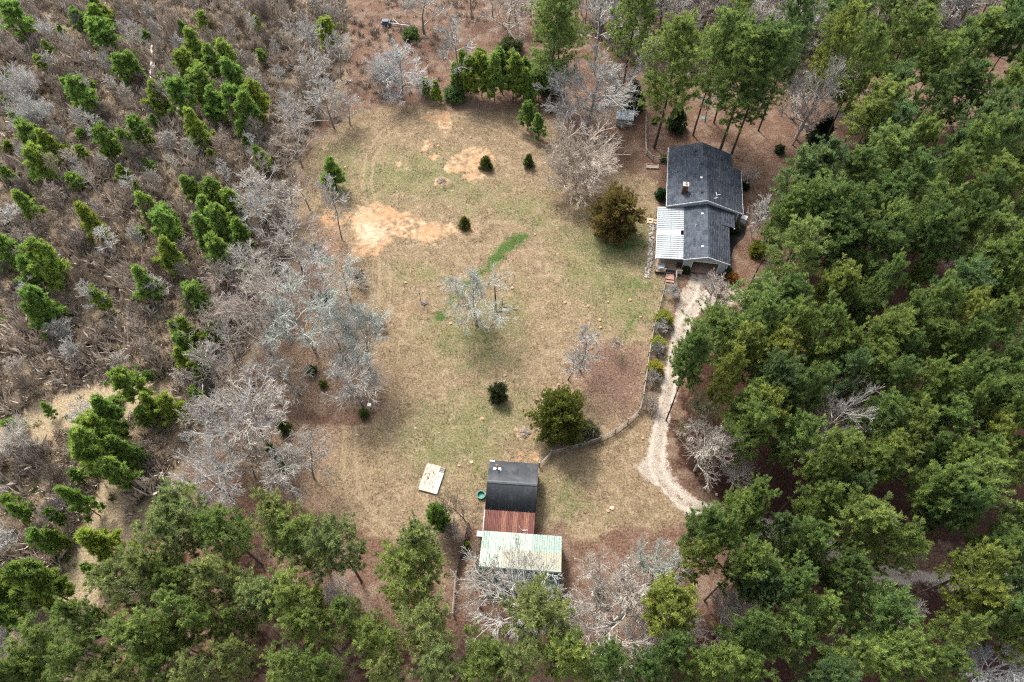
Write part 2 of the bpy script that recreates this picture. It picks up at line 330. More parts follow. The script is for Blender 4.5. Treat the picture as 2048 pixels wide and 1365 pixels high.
def grid_ground():
    def grid(x0, x1, y0, y1, st):
        xs = np.arange(x0, x1 + 1e-6, st); ys = np.arange(y0, y1 + 1e-6, st)
        X, Y = np.meshgrid(xs, ys); nx = len(xs)
        i = np.arange((len(ys)-1) * (nx-1)); r = i // (nx-1); c = i % (nx-1); b = r * nx + c
        return np.stack([X.ravel(), Y.ravel()], 1), np.stack([b, b+1, b+nx+1, b+nx], 1)
    def emit(name, P, F):
        if len(F) == 0: return
        u, inv = np.unique(F, return_inverse=True); Pn = P[u]; Fn = inv.reshape(F.shape)
        me = mesh_np(name, np.c_[Pn, np.zeros(len(Pn))], Fn, M_GROUND)
        for an, d in zip(('soil_a', 'soil_b', 'soil_c'), ground_attrs(Pn)):
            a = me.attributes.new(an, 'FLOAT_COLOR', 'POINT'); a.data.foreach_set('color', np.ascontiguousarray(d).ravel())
        structure(link(name, me))
    FX0, FX1, FY0, FY1 = -49.5, 51.0, 9.9, 125.4
    P, F = grid(FX0, FX1, FY0, FY1, .3)
    ctr = P[F].mean(1); lab = np.zeros(len(F), int)
    for i, polys in ((1, [YARD]), (2, SAND[:4]), (3, [DRIVE]), (4, BRIGHT[:1])):
        for p in polys: lab[sdist(ctr, W2(p)) > 0] = i
    P2, F2 = grid(-151.5, 150.0, -20.1, 183.9, 1.5)
    ctr2 = P2[F2].mean(1)
    out = (ctr2[:,0] < FX0) | (ctr2[:,0] > FX1) | (ctr2[:,1] < FY0) | (ctr2[:,1] > FY1)
    lab2 = np.where(sdist(ctr2, W2(LEFT)) > 0, 5, 0); lab2[sdist(ctr2, W2(DRIVE)) > 0] = 3; lab2[sdist(ctr2, W2(CLEAR)) > 0] = 6
    lab[(lab == 0) & (sdist(ctr, W2(LEFT)) > 0)] = 5
    lab[(lab == 5) & (sdist(ctr, W2(CLEAR)) > 0)] = 6
    for i, nm in ((0, 'forest_floor'), (1, 'lawn'), (2, 'bare_soil'), (3, 'driveway'), (4, 'grass_swale'), (5, 'scrub_ground'), (6, 'grass_clearing')):
        f1 = F[lab == i]; f2 = F2[out & (lab2 == i)]
        Pa = np.r_[P, P2]; emit(nm, Pa, np.r_[f1, f2 + len(P)])
    # far ground to the horizon, laid round the detailed sheet
    mb = MB(); R = 4000; x0, x1, y0, y1 = -151.5, 150, -20.1, 183.9
    for a, b, c, d in ((-R, R, y1, R), (-R, R, -R, y0), (-R, x0, y0, y1), (x1, R, y0, y1)):
        mb.add([(a,c,-.05),(b,c,-.05),(b,d,-.05),(a,d,-.05)], [(0,1,2,3)])
    structure(mb.build('distant_ground', M_GROUND))
grid_ground()

# ------------------------------------------------------------------ buildings
def slab(mb, poly, t):
    return mb.prism(poly, (0, 0, -t))
def shingle_mesh(name, o, u, v, L, H, m, inside=None, seed=0, expo=.33, wid=(.45, 1.0), lift=.035):
    """courses of shingle tabs on a roof plane: o = lower corner, u along the eave, v up the slope"""
    r = np.random.default_rng(seed); o = np.array(o, float); u = np.array(u, float); v = np.array(v, float)
    u /= np.linalg.norm(u); v /= np.linalg.norm(v); nrm = np.cross(u, v); nrm *= np.sign(nrm[2])
    V = []; F = []; T = []
    rows = int(H / expo)
    for i in range(rows + 1):
        y0 = i * expo; y1 = min(H, y0 + expo * 1.02)
        if y1 - y0 < .05: continue
        x = -r.random() * .6
        while x < L:
            x1 = x + r.uniform(*wid); a, b = max(x, 0), min(x1 - .015, L); x = x1
            if b - a < .06: continue
            if inside and not inside((a + b) / 2, (y0 + y1) / 2): continue
            lf = lift * r.uniform(.6, 1.5); dy = r.uniform(-.05, .05) if i else 0
            p = [o + u*a + v*(y0+dy) + nrm*lf, o + u*b + v*(y0+dy) + nrm*lf, o + u*b + v*y1 + nrm*.008, o + u*a + v*y1 + nrm*.008,
                 o + u*a + v*(y0+dy) + nrm*.001, o + u*b + v*(y0+dy) + nrm*.001]
            k = len(V); V += p; F += [(k, k+1, k+2, k+3), (k+4, k+5, k+1, k)]; t = r.random(); T += [t, t]
    return mesh_np(name, np.array(V), np.array(F), m, np.array(T))
def corrugated(name, w, L, m, pitch=.22, h=.035, seed=0):
    """a ribbed metal sheet w wide (x) and L long (y)"""
    xs = [0.]; zs = [0.]; x = 0.
    n = max(1, round(w / pitch)); p = w / n
    for i in range(n):
        for f, z in ((.50, 0), (.62, h), (.84, h), (1.0, 0)): xs.append(i*p + p*f); zs.append(z)
    V = []; F = []; k = len(xs)
    for y in (0, L):
        for x, z in zip(xs, zs): V.append((x, y, z))
    for y in (0, L):
        for x, z in zip(xs, zs): V.append((x, y, z - .012))
    for i in range(k - 1):
        F += [(i, i+1, k+i+1, k+i), (2*k+i+1, 2*k+i, 3*k+i, 3*k+i+1), (i, 2*k+i, 2*k+i+1, i+1), (k+i, k+i+1, 3*k+i+1, 3*k+i)]
    F += [(0, k, 3*k, 2*k), (k-1, 3*k-1, 4*k-1, 2*k-1)]
    mb = MB().add(V, F); return mb.mesh(name, m)

M_SHING = tinted('slate_grey_shingles', (.025, .032, .043), (.056, .067, .086), .9, .2, .45)
M_UNDER = simple('roof_felt', (.03, .035, .045), .9)
M_SIDE = simple('shaded_white_siding', (.30, .335, .35), .6, 1.5, .1)  # white siding, its bluish shade put into the base colour
M_TRIM = simple('white_trim', (.50, .515, .52), .5, 2, .05)
M_BRICK = simple('red_brown_brick', (.105, .050, .036), .9, 7, .5)
M_MORTAR = simple('chimney_cap', (.36, .31, .26), .8, 4, .3)
M_STEEL = simple('grey_steel', (.42, .45, .48), .4, 3, .2, .6)
M_BLACK = simple('black_plastic', (.012, .012, .014), .6, 4, .3)
M_MULCH = simple('black_mulch', (.010, .009, .009), .95, 9, .5, bump=.6)
M_FLOOR = simple('stained_concrete', (.27, .185, .14), .8, .9, .3)
M_DECK = simple('weathered_deck_wood', (.23, .165, .125), .8, 2, .35, stretch=(1, 6, 1))
M_REDWOOD = simple('red_brown_step_boards', (.25, .14, .11), .8, 3, .35)
M_GREYWOOD = simple('grey_weathered_rail', (.20, .175, .15), .85, 3, .35)
M_DARKWOOD = simple('dark_rail_wood', (.035, .030, .028), .9, 3, .35)  # darker wood colour for rails, skirts and posts
M_METAL = simple('galvanised_sheet', (.225, .245, .26), .5, .8, .22, .1, stretch=(.4, 3, 1))
M_SKYL = simple('white_translucent_sheet', (.72, .73, .73), .5, 1, .04)
M_STONE = simple('pale_fieldstone', (.19, .172, .158), .9, 3, .5, bump=.5)
M_STONE2 = simple('sandy_stone', (.34, .26, .185), .9, 3, .35)
M_STUMP = simple('cut_wood', (.30, .195, .11), .85, 6, .4)
M_TEAL = simple('teal_plastic', (.03, .15, .125), .5, 3, .2)
M_WHITE = simple('white_enamel', (.55, .565, .565), .4, 2, .05)
M_TIN = simple('dark_tarred_roofing', (.026, .030, .038), .55, 1.2, .35, stretch=(3, .6, 1))

HOUSE = thing('ranch_house', 'grey shingled house with open garage and ribbed metal patio roof beside the gravel drive', 'house', (28.469, 74.075, 0), math.radians(-8.6))
def gable_wall(name, x0, x1, y, z0, zl, zr, ridge, t=.15, m=M_SIDE, parent=HOUSE):
    mb = MB(); return mb.prism([(x0,y,z0),(x1,y,z0),(x1,y,zr),ridge and (ridge[0],y,ridge[1]),(x0,y,zl)] if ridge else [(x0,y,z0),(x1,y,z0),(x1,y,zr),(x0,y,zl)], (0, t, 0)).build(name, m, parent)
def roof_plane(pts, seed, o, u, v, L, H, inside=None, parent=HOUSE, t=.14):
    r = MB(); slab(r, pts, t); ro = r.build('roof', M_UNDER, parent)
    stuff(link('shingles', shingle_mesh('shingles', o, u, v, L, H, M_SHING, inside, seed), ro))
    return ro
# main block: one west slope, two east slopes (the northern one lower and shorter)
EV, RZ, RX, RZN, RXN = 3.1, 5.40, 3.45, 5.15, 2.75
hW = math.hypot(RX + 3.1, RZ - EV)
sW = (RZ - EV) / (RX + 3.1)
yS, yM, yN = 11.9, 22.9, 27.2
zw = lambda x: EV + sW * (x + 3.1)
roof_plane([(-3.1,yS,EV),(-3.1,yN,EV),(RXN,yN,zw(RXN)),(RXN,yM,zw(RXN)),(RX,yM,RZ),(RX,yS,RZ)][::-1], 1, (-3.1,yN,EV), (0,-1,0), (RX+3.1,0,RZ-EV), yN-yS, hW,
           lambda a, b: not (a < yN - yM and b > hW * (RXN+3.1)/(RX+3.1)))
roof_plane([(RX+.004,yS,RZ),(RX+.004,yM,RZ),(10.15,yM,EV),(10.15,yS,EV)][::-1], 2, (10.15,yS,EV), (0,1,0), (RX-10.15,0,RZ-EV), yM-yS, math.hypot(10.15-RX, RZ-EV))
roof_plane([(RXN+.004,yM-1.2,zw(RXN)-.02),(RXN+.004,yN,zw(RXN)-.02),(8.7,yN,3.0),(8.7,yM-1.2,3.0)][::-1], 3, (8.7,yM-.03,3.0), (0,1,0), (RXN-8.7,0,zw(RXN)-3.02), yN-yM, math.hypot(8.7-RXN, zw(RXN)-3.02))
# walls of the main block
MB().box(-2.6,-2.45,12.4,26.8,0,3.15).build('wall', M_SIDE, HOUSE)
MB().box(9.5,9.65,12.4,22.5,0,3.15).build('wall', M_SIDE, HOUSE)
MB().box(8.1,8.25,22.5,26.8,0,3.05).build('wall', M_SIDE, HOUSE)
gable_wall('gable_wall', -2.6, 9.65, 12.25, 0, 3.12, 3.12, (RX, 5.22))
gable_wall('gable_wall', -2.6, 8.25, 26.75, 0, 3.1, 2.9, (RXN, 4.95))
gable_wall('gable_wall', RXN+.2, 9.65, 22.5, 0, 4.9, 3.1, (RX, 5.2))
def rake(x0, z0, x1, z1, y, h=.26, parent=HOUSE):
    MB().prism([(x0,y,z0-h),(x1,y,z1-h),(x1,y,z1),(x0,y,z0)], (0,-.05,0)).build('rake_board', M_TRIM, parent)
rake(-3.1, EV+.02, RX, RZ+.02, yS-.003); rake(RX, RZ+.02, 10.15, EV+.02, yS-.003)
MB().box(-3.17,-3.105,yS,yN,EV-.2,EV+.02).build('gutter', M_TRIM, HOUSE)
MB().box(10.155,10.22,yS,yM,EV-.2,EV+.02).build('gutter', M_TRIM, HOUSE)
# garage wing
GZ, GR, GRZ, GE = 3.0, 3.82, 4.25, 7.75
roof_plane([(0,0,GZ),(0,12.2,GZ),(GR,12.2,GRZ),(GR,0,GRZ)][::-1], 4, (0,12.2,GZ), (0,-1,0), (GR,0,GRZ-GZ), 12.2, math.hypot(GR, GRZ-GZ))
roof_plane([(GR+.004,0,GRZ),(GR+.004,12.2,GRZ),(GE,12.2,GZ),(GE,0,GZ)][::-1], 5, (GE,0,GZ), (0,1,0), (GR-GE,0,GRZ-GZ), 12.2, math.hypot(GE-GR, GRZ-GZ))
MB().prism([(6.3,8.4,3.55),(8.72,8.4,2.95),(8.72,12.0,2.95),(6.3,12.0,3.55)][::-1], (0,0,-.12)).build('porch_roof', M_UNDER, HOUSE)
stuff(link('shingles', shingle_mesh('shingles', (8.72,8.4,2.95), (0,1,0), (-2.42,0,.6), 3.6, 2.49, M_SHING, lambda a, b: abs(a-1.8) < 2.2 - b*.62 or b < 1.0, 6), HOUSE))
MB().box(8.5,8.72,8.32,8.38,2.72,2.97).build('porch_fascia', M_TRIM, HOUSE)
for px_, py_ in ((8.6, 12.0), (9.35, 11.95)):
    MB().box(px_-.09,px_+.09,py_-.09,py_+.09,0,2.9).build('porch_post', M_TRIM, HOUSE)
MB().box(.35,.5,.6,12.2,0,3.05).build('garage_wall', M_SIDE, HOUSE)
MB().box(7.3,7.45,.6,12.2,0,3.05).build('garage_wall', M_SIDE, HOUSE)
DX0, DX1, DZ = 1.72, 6.1, 2.35
MB().prism([(.35,.45,0),(DX0,.45,0),(DX0,.45,DZ),(DX1,.45,DZ),(DX1,.45,0),(7.45,.45,0),(7.45,.45,2.98),(GR,.45,4.12),(.35,.45,2.98)], (0,.14,0)).build('garage_front', M_SIDE, HOUSE)
for x in (DX0, DX1): MB().box(x-.07,x+.07,.40,.445,0,DZ).build('door_casing', M_TRIM, HOUSE)
MB().box(DX0-.07,DX1+.07,.40,.445,DZ+.003,DZ+.14).build('door_casing', M_TRIM, HOUSE)
for x in (.33, 7.47): MB().box(x-.06,x+.06,.40,.446,0,2.92).build('corner_board', M_TRIM, HOUSE)
MB().box(.5,7.3,.1,12.2,0,.06).build('garage_floor', M_FLOOR, HOUSE)
rake(0, GZ+.02, GR, GRZ+.02, -.003, .2); rake(GR, GRZ+.02, GE, GZ+.02, -.003, .2)
# siding boards on the front (each lap a thin strip)
for i in range(9):
    z = .25 + i * .25
    for a, b in ((.41, DX0-.08), (DX1+.08, 7.4)): MB().box(a,b,.42,.449,z,z+.22).build('siding_board', M_SIDE, HOUSE)
for i in range(6):
    z = 2.52 + i * .25; q = max(0, (z + .2 - 2.9)) / (4.1 - 2.95) * 3.4
    MB().box(.45+q, 7.35-q*1.02, .42, .449, z, z+.22).build('siding_board', M_SIDE, HOUSE)
# patio roof of ribbed sheets
for i in range(13):
    wd = 12.1 / 13; m = M_SKYL if i == 6 else M_METAL
    me = corrugated('roof_panel', wd - .015, 4.5 if i != 6 else 4.0, m, .46, .085)
    o = link('roof_panel', me, HOUSE); o.location = (-4.45, wd * (i + 1) - .02, 2.52 + (.012 if i == 6 else 0)); o.rotation_euler = (math.radians(5.6), 0, math.radians(-90))
MB().box(-4.5,-4.38,0,12.1,2.30,2.47).build('patio_beam', M_TRIM, HOUSE)
for y in (.1, 3.1, 6.1, 9.1, 12.0): MB().box(-4.35,-4.22,y-.06,y+.06,0,2.30).build('patio_post', M_TRIM, HOUSE)
# deck, steps, railings
for i in range(12):
    MB().box(-4.2, .3, -1.15+.15*i, -1.015+.15*i, .52, .56).build('deck_board', M_DECK, HOUSE)
MB().box(-4.2,.3,.66,12,.50,.555).build('deck', M_DECK, HOUSE)
MB().box(-4.15,.25,-1.1,11.9,0,.49).build('deck_skirt', M_DARKWOOD, HOUSE)
MB().box(-2.35,-.95,-2.35,-1.2,.30,.36).build('step', M_REDWOOD, HOUSE)
MB().box(-2.45,-.9,-2.85,-2.38,.13,.19).build('step', M_REDWOOD, HOUSE)
MB().box(-2.3,-1.0,-2.3,-1.2,0,.29).build('step_skirt', M_DARKWOOD, HOUSE)
for a, b in (((-4.15,-1.1), (-2.5,-1.1)), ((-.75,-1.1), (.2,-1.1)), ((-.75,-1.1), (-.72,-2.7))):
    for z in (.9, 1.25, 1.5): MB().bar((*a, z), (*b, z), .08, .06).build('railing', M_GREYWOOD, HOUSE)
    for q in (a, b): MB().box(q[0]-.05,q[0]+.05,q[1]-.05,q[1]+.05,0,1.55).build('railing_post', M_GREYWOOD, HOUSE)
# chimney: brick stack > bricks in courses, cap, flue
CH = MB().box(-.72,.12,14.25,15.1,3.6,5.9).build('chimney', M_BRICK, HOUSE)
bk = MB()
for r_ in range(10):
    z = 3.95 + r_ * .2
    for j in range(3):
        a = -.74 + j * .29 + (.14 if r_ % 2 else 0)
        bk.box(a, min(a+.27, .13), 14.215, 14.25, z, z+.17)
        bk.box(-.755, -.72, 14.25 + j*.29, 14.25 + j*.29 + .26, z, z+.17)
stuff(bk.build('brick', M_BRICK, CH))
MB().box(-.80,.2,14.17,15.18,5.9,6.05).build('cap', M_MORTAR, CH)
MB().lathe([(0,.0),(.2,.0),(.2,.3),(.15,.3),(.15,.05),(0,.05)], 10, (-.3,14.68,6.05)).build('flue', M_STEEL, CH)
def roof_z(x): return zw(x) if x < RX else RZ - (x - RX) * (RZ - EV) / (10.15 - RX)
def garage_z(x): return GZ + (GRZ-GZ) * (x/GR if x < GR else (GE-x)/(GE-GR))
for x, y, m in ((2.55,21.3,M_BLACK),(2.6,14.0,M_BLACK),(1.6,25.0,M_BLACK),(2.5,17.6,M_WHITE)):
    z = roof_z(x); MB().box(x-.16,x+.16,y-.16,y+.16,z-.05,z+.18).box(x-.2,x+.2,y-.2,y+.2,z+.183,z+.23).build('roof_vent', m, HOUSE)
for x, y in ((-1.6,20.3),(-2.2,20.3),(.9,13.6),(2.0,20.6)):
    z = roof_z(x); MB().lathe([(.14,-.03),(.07,.06),(.07,.4),(.05,.4),(.05,.1)], 8, (x,y,z)).build('vent_pipe', M_STEEL, HOUSE)
for x, y in ((2.9,9.9),(2.9,2.35)):
    z = garage_z(x); MB().box(x-.13,x+.13,y-.13,y+.13,z-.05,z+.18).box(x-.17,x+.17,y-.17,y+.17,z+.183,z+.22).build('roof_vent', M_WHITE, HOUSE)
z = garage_z(1.9); MB().lathe([(.14,-.03),(.07,.06),(.07,.35),(.05,.35)], 8, (1.9,7.3,z)).build('vent_pipe', M_STEEL, HOUSE)
z = roof_z(5.0)
an = MB().bar((5,13.0,z-.05),(5,13.0,z+.9),.05,.05).bar((5,13.0,z+.88),(4.85,13.75,z+.95),.06,.05).bar((5,13.0,z+.88),(5.65,13.3,z+.95),.06,.05).bar((4.6,12.55,z+.55),(5.3,12.85,z+.55),.05,.05)
an.build('aerial', M_WHITE, HOUSE)
HR = math.radians(-8.6); HO = np.array([28.469, 74.075])
def hw(x, y, z=0.0):
    return (HO[0] + x*math.cos(HR) - y*math.sin(HR), HO[1] + x*math.sin(HR) + y*math.cos(HR), z)

# heat-pump cabinet
ac = thing('heat_pump', 'white heat pump cabinet with round fan grille beside the porch posts', 'heat pump', hw(11.0, 13.2), HR - .35)
MB().box(-.5,.5,-.5,.5,.1,1.15).build('cabinet', M_WHITE, ac)
MB().lathe([(.12,0),(.42,0),(.42,.05),(.36,.05),(.36,.015),(.12,.015)], 16, (0,0,1.152)).build('fan_guard', M_STEEL, ac)
MB().lathe([(0,.0),(.34,.0),(.34,.006),(0,.006)], 12, (0,0,1.153)).build('fan_well', M_BLACK, ac)
MB().box(-.6,.6,-.6,.6,0,.095).build('pad', M_STONE, ac)
# things on the deck
tb = thing('patio_table', 'round grey patio table on the deck corner under the metal roof edge', 'table', hw(-3.3, -.35, .562), HR)
MB().lathe([(0,.70),(.62,.70),(.62,.74),(0,.74)], 18).build('tabletop', M_STEEL, tb)
MB().lathe([(.3,0),(.05,.06),(.05,.70)], 10).build('pedestal', M_STEEL, tb)
gr = thing('door_mat', 'long dark green mat lying at the head of the deck steps', 'mat', hw(-1.65, -.82, .562), HR)
MB().box(-.85,.85,-.3,.3,0,.03).build('mat', M_BLACK, gr)
bn = thing('grill', 'black covered grill beside the garage corner on the deck', 'grill', hw(-.35, .25, .562), HR)
MB().prism([(-.4,-.25,.35),(.4,-.25,.35),(.4,-.25,.8),(.3,-.25,1.0),(-.3,-.25,1.0),(-.4,-.25,.8)], (0,.5,0)).build('hood', M_BLACK, bn)
for x in (-.33, .33):
    for y in (-.2, .2): MB().box(x-.03,x+.03,y-.03,y+.03,0,.35).build('leg', M_BLACK, bn)

# mulch beds (low black mounds) round the house
def mulch(name, pts, h=.09):
    c = np.mean([np.array(p) for p in pts], 0); mb = MB(); n = len(pts)
    P = [(p[0], p[1], .004) for p in pts] + [tuple(np.array([*(np.array(p) * .82 + c * .18), h])) for p in pts]
    mb.add(P, [(i, (i+1) % n, n+(i+1) % n, n+i) for i in range(n)] + [tuple(range(n, 2*n))]); return structure(mb.build(name, M_MULCH))
HB = lambda pts: [hw(x, y)[:2] for x, y in pts]
mulch('mulch_bed', HB([(.2,-.75),(1.6,-.7),(1.65,.35),(.2,.36)]))
mulch('mulch_bed', HB([(6.25,-.9),(8.9,-1.1),(9.2,.5),(8.3,2.8),(7.55,2.8),(7.55,.37),(6.25,.36)]))
mulch('mulch_bed', HB([(7.5,3.0),(8.4,3.0),(9.3,7.0),(11.2,9.6),(11.6,12.2),(10.3,12.3),(8.0,9.0),(7.5,8.0)]))
mulch('mulch_bed', HB([(9.7,14.5),(11.0,14.6),(11.0,19.5),(9.7,19.5)]))

# raised bed, stepping pad
rb = thing('raised_bed', 'low wooden frame of a planting bed beside the fence corner west of the house', 'planting bed', (*at(1304.5, 334.5)[:2], 0), HR * .2)
for a, b in (((-1.15,-.52),(1.15,-.52)), ((-1.15,.52),(1.15,.52)), ((-1.12,-.49),(-1.12,.49)), ((1.12,-.49),(1.12,.49))): MB().bar((*a,.14),(*b,.14),.14,.26).build('board', M_GREYWOOD, rb)
MB().box(-1.05,1.05,-.45,.45,.02,.12).build('soil', M_FLOOR, rb)
pd = thing('concrete_pad', 'small pale concrete box pad beside the rock edging of the patio', 'pad', hw(-5.4, 10.8), HR)
MB().box(-.55,.55,-.6,.6,0,.16).build('slab', M_STONE2, pd)
MB().box(-.25,.25,-.12,.12,.163,.2).build('lid', M_DARKWOOD, pd)
MB().box(.58,1.6,.15,.5,0,.1).build('kerb', M_STONE2, pd); MB().box(.58,1.6,-.55,-.2,0,.1).build('kerb', M_STONE2, pd)

# ---- black workshop, red lean-to and green barn
SO = (-3.506, 31.357, 0); SR_ = math.radians(-4.2)
def sw(x, y, z=0.0):
    return (SO[0] + x*math.cos(SR_) - y*math.sin(SR_), SO[1] + x*math.sin(SR_) + y*math.cos(SR_), z)
M_BLK = tinted('black_felt_strips', (.017, .020, .025), (.026, .030, .036), .62, .5, .5)
M_WALL2 = simple('old_grey_boards', (.20, .17, .15), .85, 2, .4, stretch=(6, 6, 1))
WS = thing('workshop', 'small black roofed workshop with a metal stove pipe and a red sheet lean-to', 'workshop', SO, SR_)
def felt(o, u, v, L, H, seed):
    return shingle_mesh('felt_strip', o, u, v, L, H, M_BLK, None, seed, 9, (.88, .96), .004)
for pts, o, u, v, sd_ in (([(-.05,0,2.8),(-.05,3.25,4.35),(6.65,3.25,4.35),(6.65,0,2.8)], (-.05,0,2.8), (1,0,0), (0,3.25,1.55), 11),
                          ([(-.05,3.254,4.35),(-.05,6.9,2.8),(6.65,6.9,2.8),(6.65,3.254,4.35)], (6.65,6.9,2.8), (-1,0,0), (0,-3.65,1.55), 12)):
    ro = slab(MB(), pts[::-1], .12).build('roof', M_UNDER, WS)
    stuff(link('felt_strip', felt(o, u, v, 6.7, np.linalg.norm(v), sd_), ro))
MB().prism([(0,3.05,4.36),(0,3.45,4.36),(0,3.25,4.44)], (6.6,0,0)).build('ridge_cap', simple('ridge_tin', (.06,.064,.07), .5, 3, .3), WS)
MB().box(.15,6.45,.15,.3,0,2.72).build('wall', M_WALL2, WS); MB().box(.15,6.45,6.55,6.7,0,2.72).build('wall', M_WALL2, WS)
for x in (.15, 6.3): MB().prism([(x,.3,0),(x,6.55,0),(x,6.55,2.75),(x,3.25,4.15),(x,.3,2.75)], (.15,0,0)).build('end_wall', M_WALL2, WS)
MB().box(-.03,.65,6.74,6.93,2.86,2.9).build('eave_flashing', M_WHITE, WS)
sp = MB().lathe([(.09,0),(.09,1.25),(.17,1.27),(.17,1.33),(0,1.45)], 10, (1.1,5.5,3.3)).build('stove_pipe', simple('rusty_pipe', (.18,.10,.07), .6, 4, .4), WS)
MB().prism([(.55,5.2,3.56),(1.0,5.36,3.50),(1.0,5.6,3.42),(.62,5.72,3.38)], (0,0,.05)).prism([(1.68,5.2,3.56),(1.2,5.36,3.50),(1.2,5.6,3.42),(1.6,5.72,3.38)], (0,0,.05)).build('flashing', M_STEEL, sp)
rd = [simple('rust_red_sheet', (.085,.030,.027), .75, 2.2, .4, .1, c2=(.165,.066,.05), stretch=(9, .5, 1)), simple('rust_red_sheet_streaked', (.08,.028,.026), .75, 2.4, .35, .1, c2=(.27,.13,.085), stretch=(12, .4, 1))]
for i in range(9):
    wd = 6.62 / 9
    o = link('roof_sheet', corrugated('roof_sheet', wd - .012, 2.95, rd[(i * 5 + 2) % 2 if i > 2 else 0], .25, .04), WS)
    o.location = (-.02 + wd * i, -2.75, 2.16 + (.006 if i % 2 else 0)); o.rotation_euler = (math.radians(11.5), 0, 0)
hs = [(4.55,-1.7,2.47),(4.7,-2.1,2.40),(5.0,-2.35,2.35),(5.4,-2.3,2.36),(5.75,-2.28,2.36)]
for b_ in ((-.05,.08,-2.7,-2.55,0,2.1), (-.02,.1,-.15,-.02,0,2.6), (6.4,6.55,-2.7,-2.55,0,2.1)): MB().box(*b_).build('lean_to_post', M_WALL2, WS)
MB().bar((-.1,-2.7,2.12),(-.1,-.05,2.62),.08,.1).build('fascia', M_TRIM, WS)
hose = link('garden_hose', MB().tube([sw(*p) for p in hs], .035, 6).mesh('garden_hose', M_STEEL)); tag(hose, 'short grey hose lying curved on the rust red sheets', 'hose')

gmats = [simple('pale_green_sheet', (.205,.258,.212), .55, 1.6, .18, .1, stretch=(1.2,.7,1)), simple('cream_green_sheet', (.218,.262,.214), .55, 1.8, .18, .1, stretch=(1.2,.8,1)),
         simple('dull_green_sheet', (.165,.215,.185), .55, 1.6, .25, .1, stretch=(1,1.4,1)), simple('tan_stained_sheet', (.228,.248,.196), .6, 1.4, .3, .1, c2=(.225,.205,.155), stretch=(1.5,1.5,1)),
         simple('deep_teal_sheet', (.034,.085,.080), .5, 1.5, .3, .1, stretch=(1.2,1,1))]
BA = thing('barn', 'long green metal barn with a pale slope and dark teal slope', 'barn', SO, SR_)
NB = 11; wd = 10.2 / NB
for i in range(NB):
    x = -.02 + wd * i
    for row in range(2):      # two sheets up the long slope
        m = gmats[1]
        if row == 0: m = gmats[3] if i >= 3 else gmats[1]
        else: m = gmats[2] if (i >= 7 or i == 0) else gmats[0] if i % 3 else gmats[1]
        if row == 0 and i >= 7: m = gmats[3]
        me = corrugated('roof_sheet', wd - .012, 2.6 if row else 2.55, m, .31, .04)
        o = link('roof_sheet', me, BA)
        # slope runs down to the north from the ridge at y=-7.95
        ang = math.atan2(1.4, 5.0)
        d0 = 2.5 if row else 0.0
        o.location = (x + wd, -7.95 + d0 * math.cos(ang), 4.6 - d0 * math.sin(ang) + (.0 if row else .014))
        o.rotation_euler = (0, 0, 0)
        o.rotation_euler = (-ang, 0, 0); o.location.x = x
    me = corrugated('roof_sheet', wd - .012, 2.45, gmats[4], .31, .04)
    o = link('roof_sheet', me, BA); a2 = math.atan2(1.8, 1.6)
    o.location = (x, -9.52, 2.82); o.rotation_euler = (math.atan2(1.77, 1.57), 0, 0)  # short slope in a darker teal than the long one
MB().prism([(0,-8.09,4.53),(0,-7.80,4.66),(0,-7.95,4.70)], (10.16,0,0)).build('ridge_cap', gmats[2], BA)
M_BARN = simple('green_barn_wall', (.05,.17,.14), .6, 1, .3)
MB().box(.1,10.0,-9.45,-9.3,0,2.78).build('wall', M_BARN, BA)
for x in (.1, 9.9): MB().prism([(x,-9.3,0),(x,-3.1,0),(x,-3.1,3.1),(x,-7.95,4.45),(x,-9.3,2.9)], (.12,0,0)).build('end_wall', M_BARN, BA)
for x in (.3, 3.4, 6.6, 9.8): MB().box(x-.08,x+.08,-3.25,-3.1,0,3.15).build('post', M_WALL2, BA)
bx = thing('meter_box', 'grey metal box on the west end of the red lean-to', 'box', sw(-.45, -3.0), SR_)
MB().box(-.35,.35,-.3,.3,.9,1.7).box(-.42,.42,-.36,.36,1.703,1.77).build('cabinet', M_STEEL, bx); MB().box(-.06,.06,-.06,.06,0,.9).build('post', M_STEEL, bx)
tub = thing('round_tub', 'round teal tub on the grass beside the black workshop wall', 'tub', sw(-.95, 2.8))
MB().lathe([(0,.06),(.42,.06),(.5,.5),(.60,.5),(.60,.44),(.52,.0),(0,.0)], 18).build('tub', M_TEAL, tub)

# white slab with its hatch
sl = thing('platform', 'weathered white platform with a dark square hatch lying on the lawn', 'platform', (*at(863.8, 957, .3)[:2], 0), math.radians(-14.5))
pm = [simple('white_weathered_boards', (.31,.295,.265), .7, 1.6, .2, c2=(.30,.24,.17), stretch=(3,.8,1)), simple('white_clean_sheet', (.345,.355,.365), .55, 1.5, .1)]
for i in range(4):
    x0 = -1.36 + i * .69; m = pm[1] if i == 3 else simple('white_stained_boards', (.32,.305,.275), .7, 2.2, .1, c2=(.235,.205,.16), stretch=(2.5, 1, 1))
    MB().box(x0, x0 + .67, -2.02, 2.02 if i < 3 else 1.12, .2, .3 + .004 * (i % 2)).build('board', m, sl)
MB().box(-1.30,1.32,-1.95,1.95,0,.19).build('base', M_DARKWOOD, sl)
for j in range(3): MB().box(.74, 1.36, 1.2 + .28*j, 1.40 + .28*j, .2, .27).build('hatch_board', M_WALL2, sl)
MB().bar((.1,-1.4,.32),(.25,.3,.32),.05,.03).build('batten', M_WHITE, sl)
for x, y in ((-1.28,1.9),(-1.28,-1.9),(1.28,-1.9)): MB().box(x-.05,x+.05,y-.05,y+.05,.301,.33).build('bolt', M_BLACK, sl)
kn = MB(); r_ = np.random.default_rng(3)
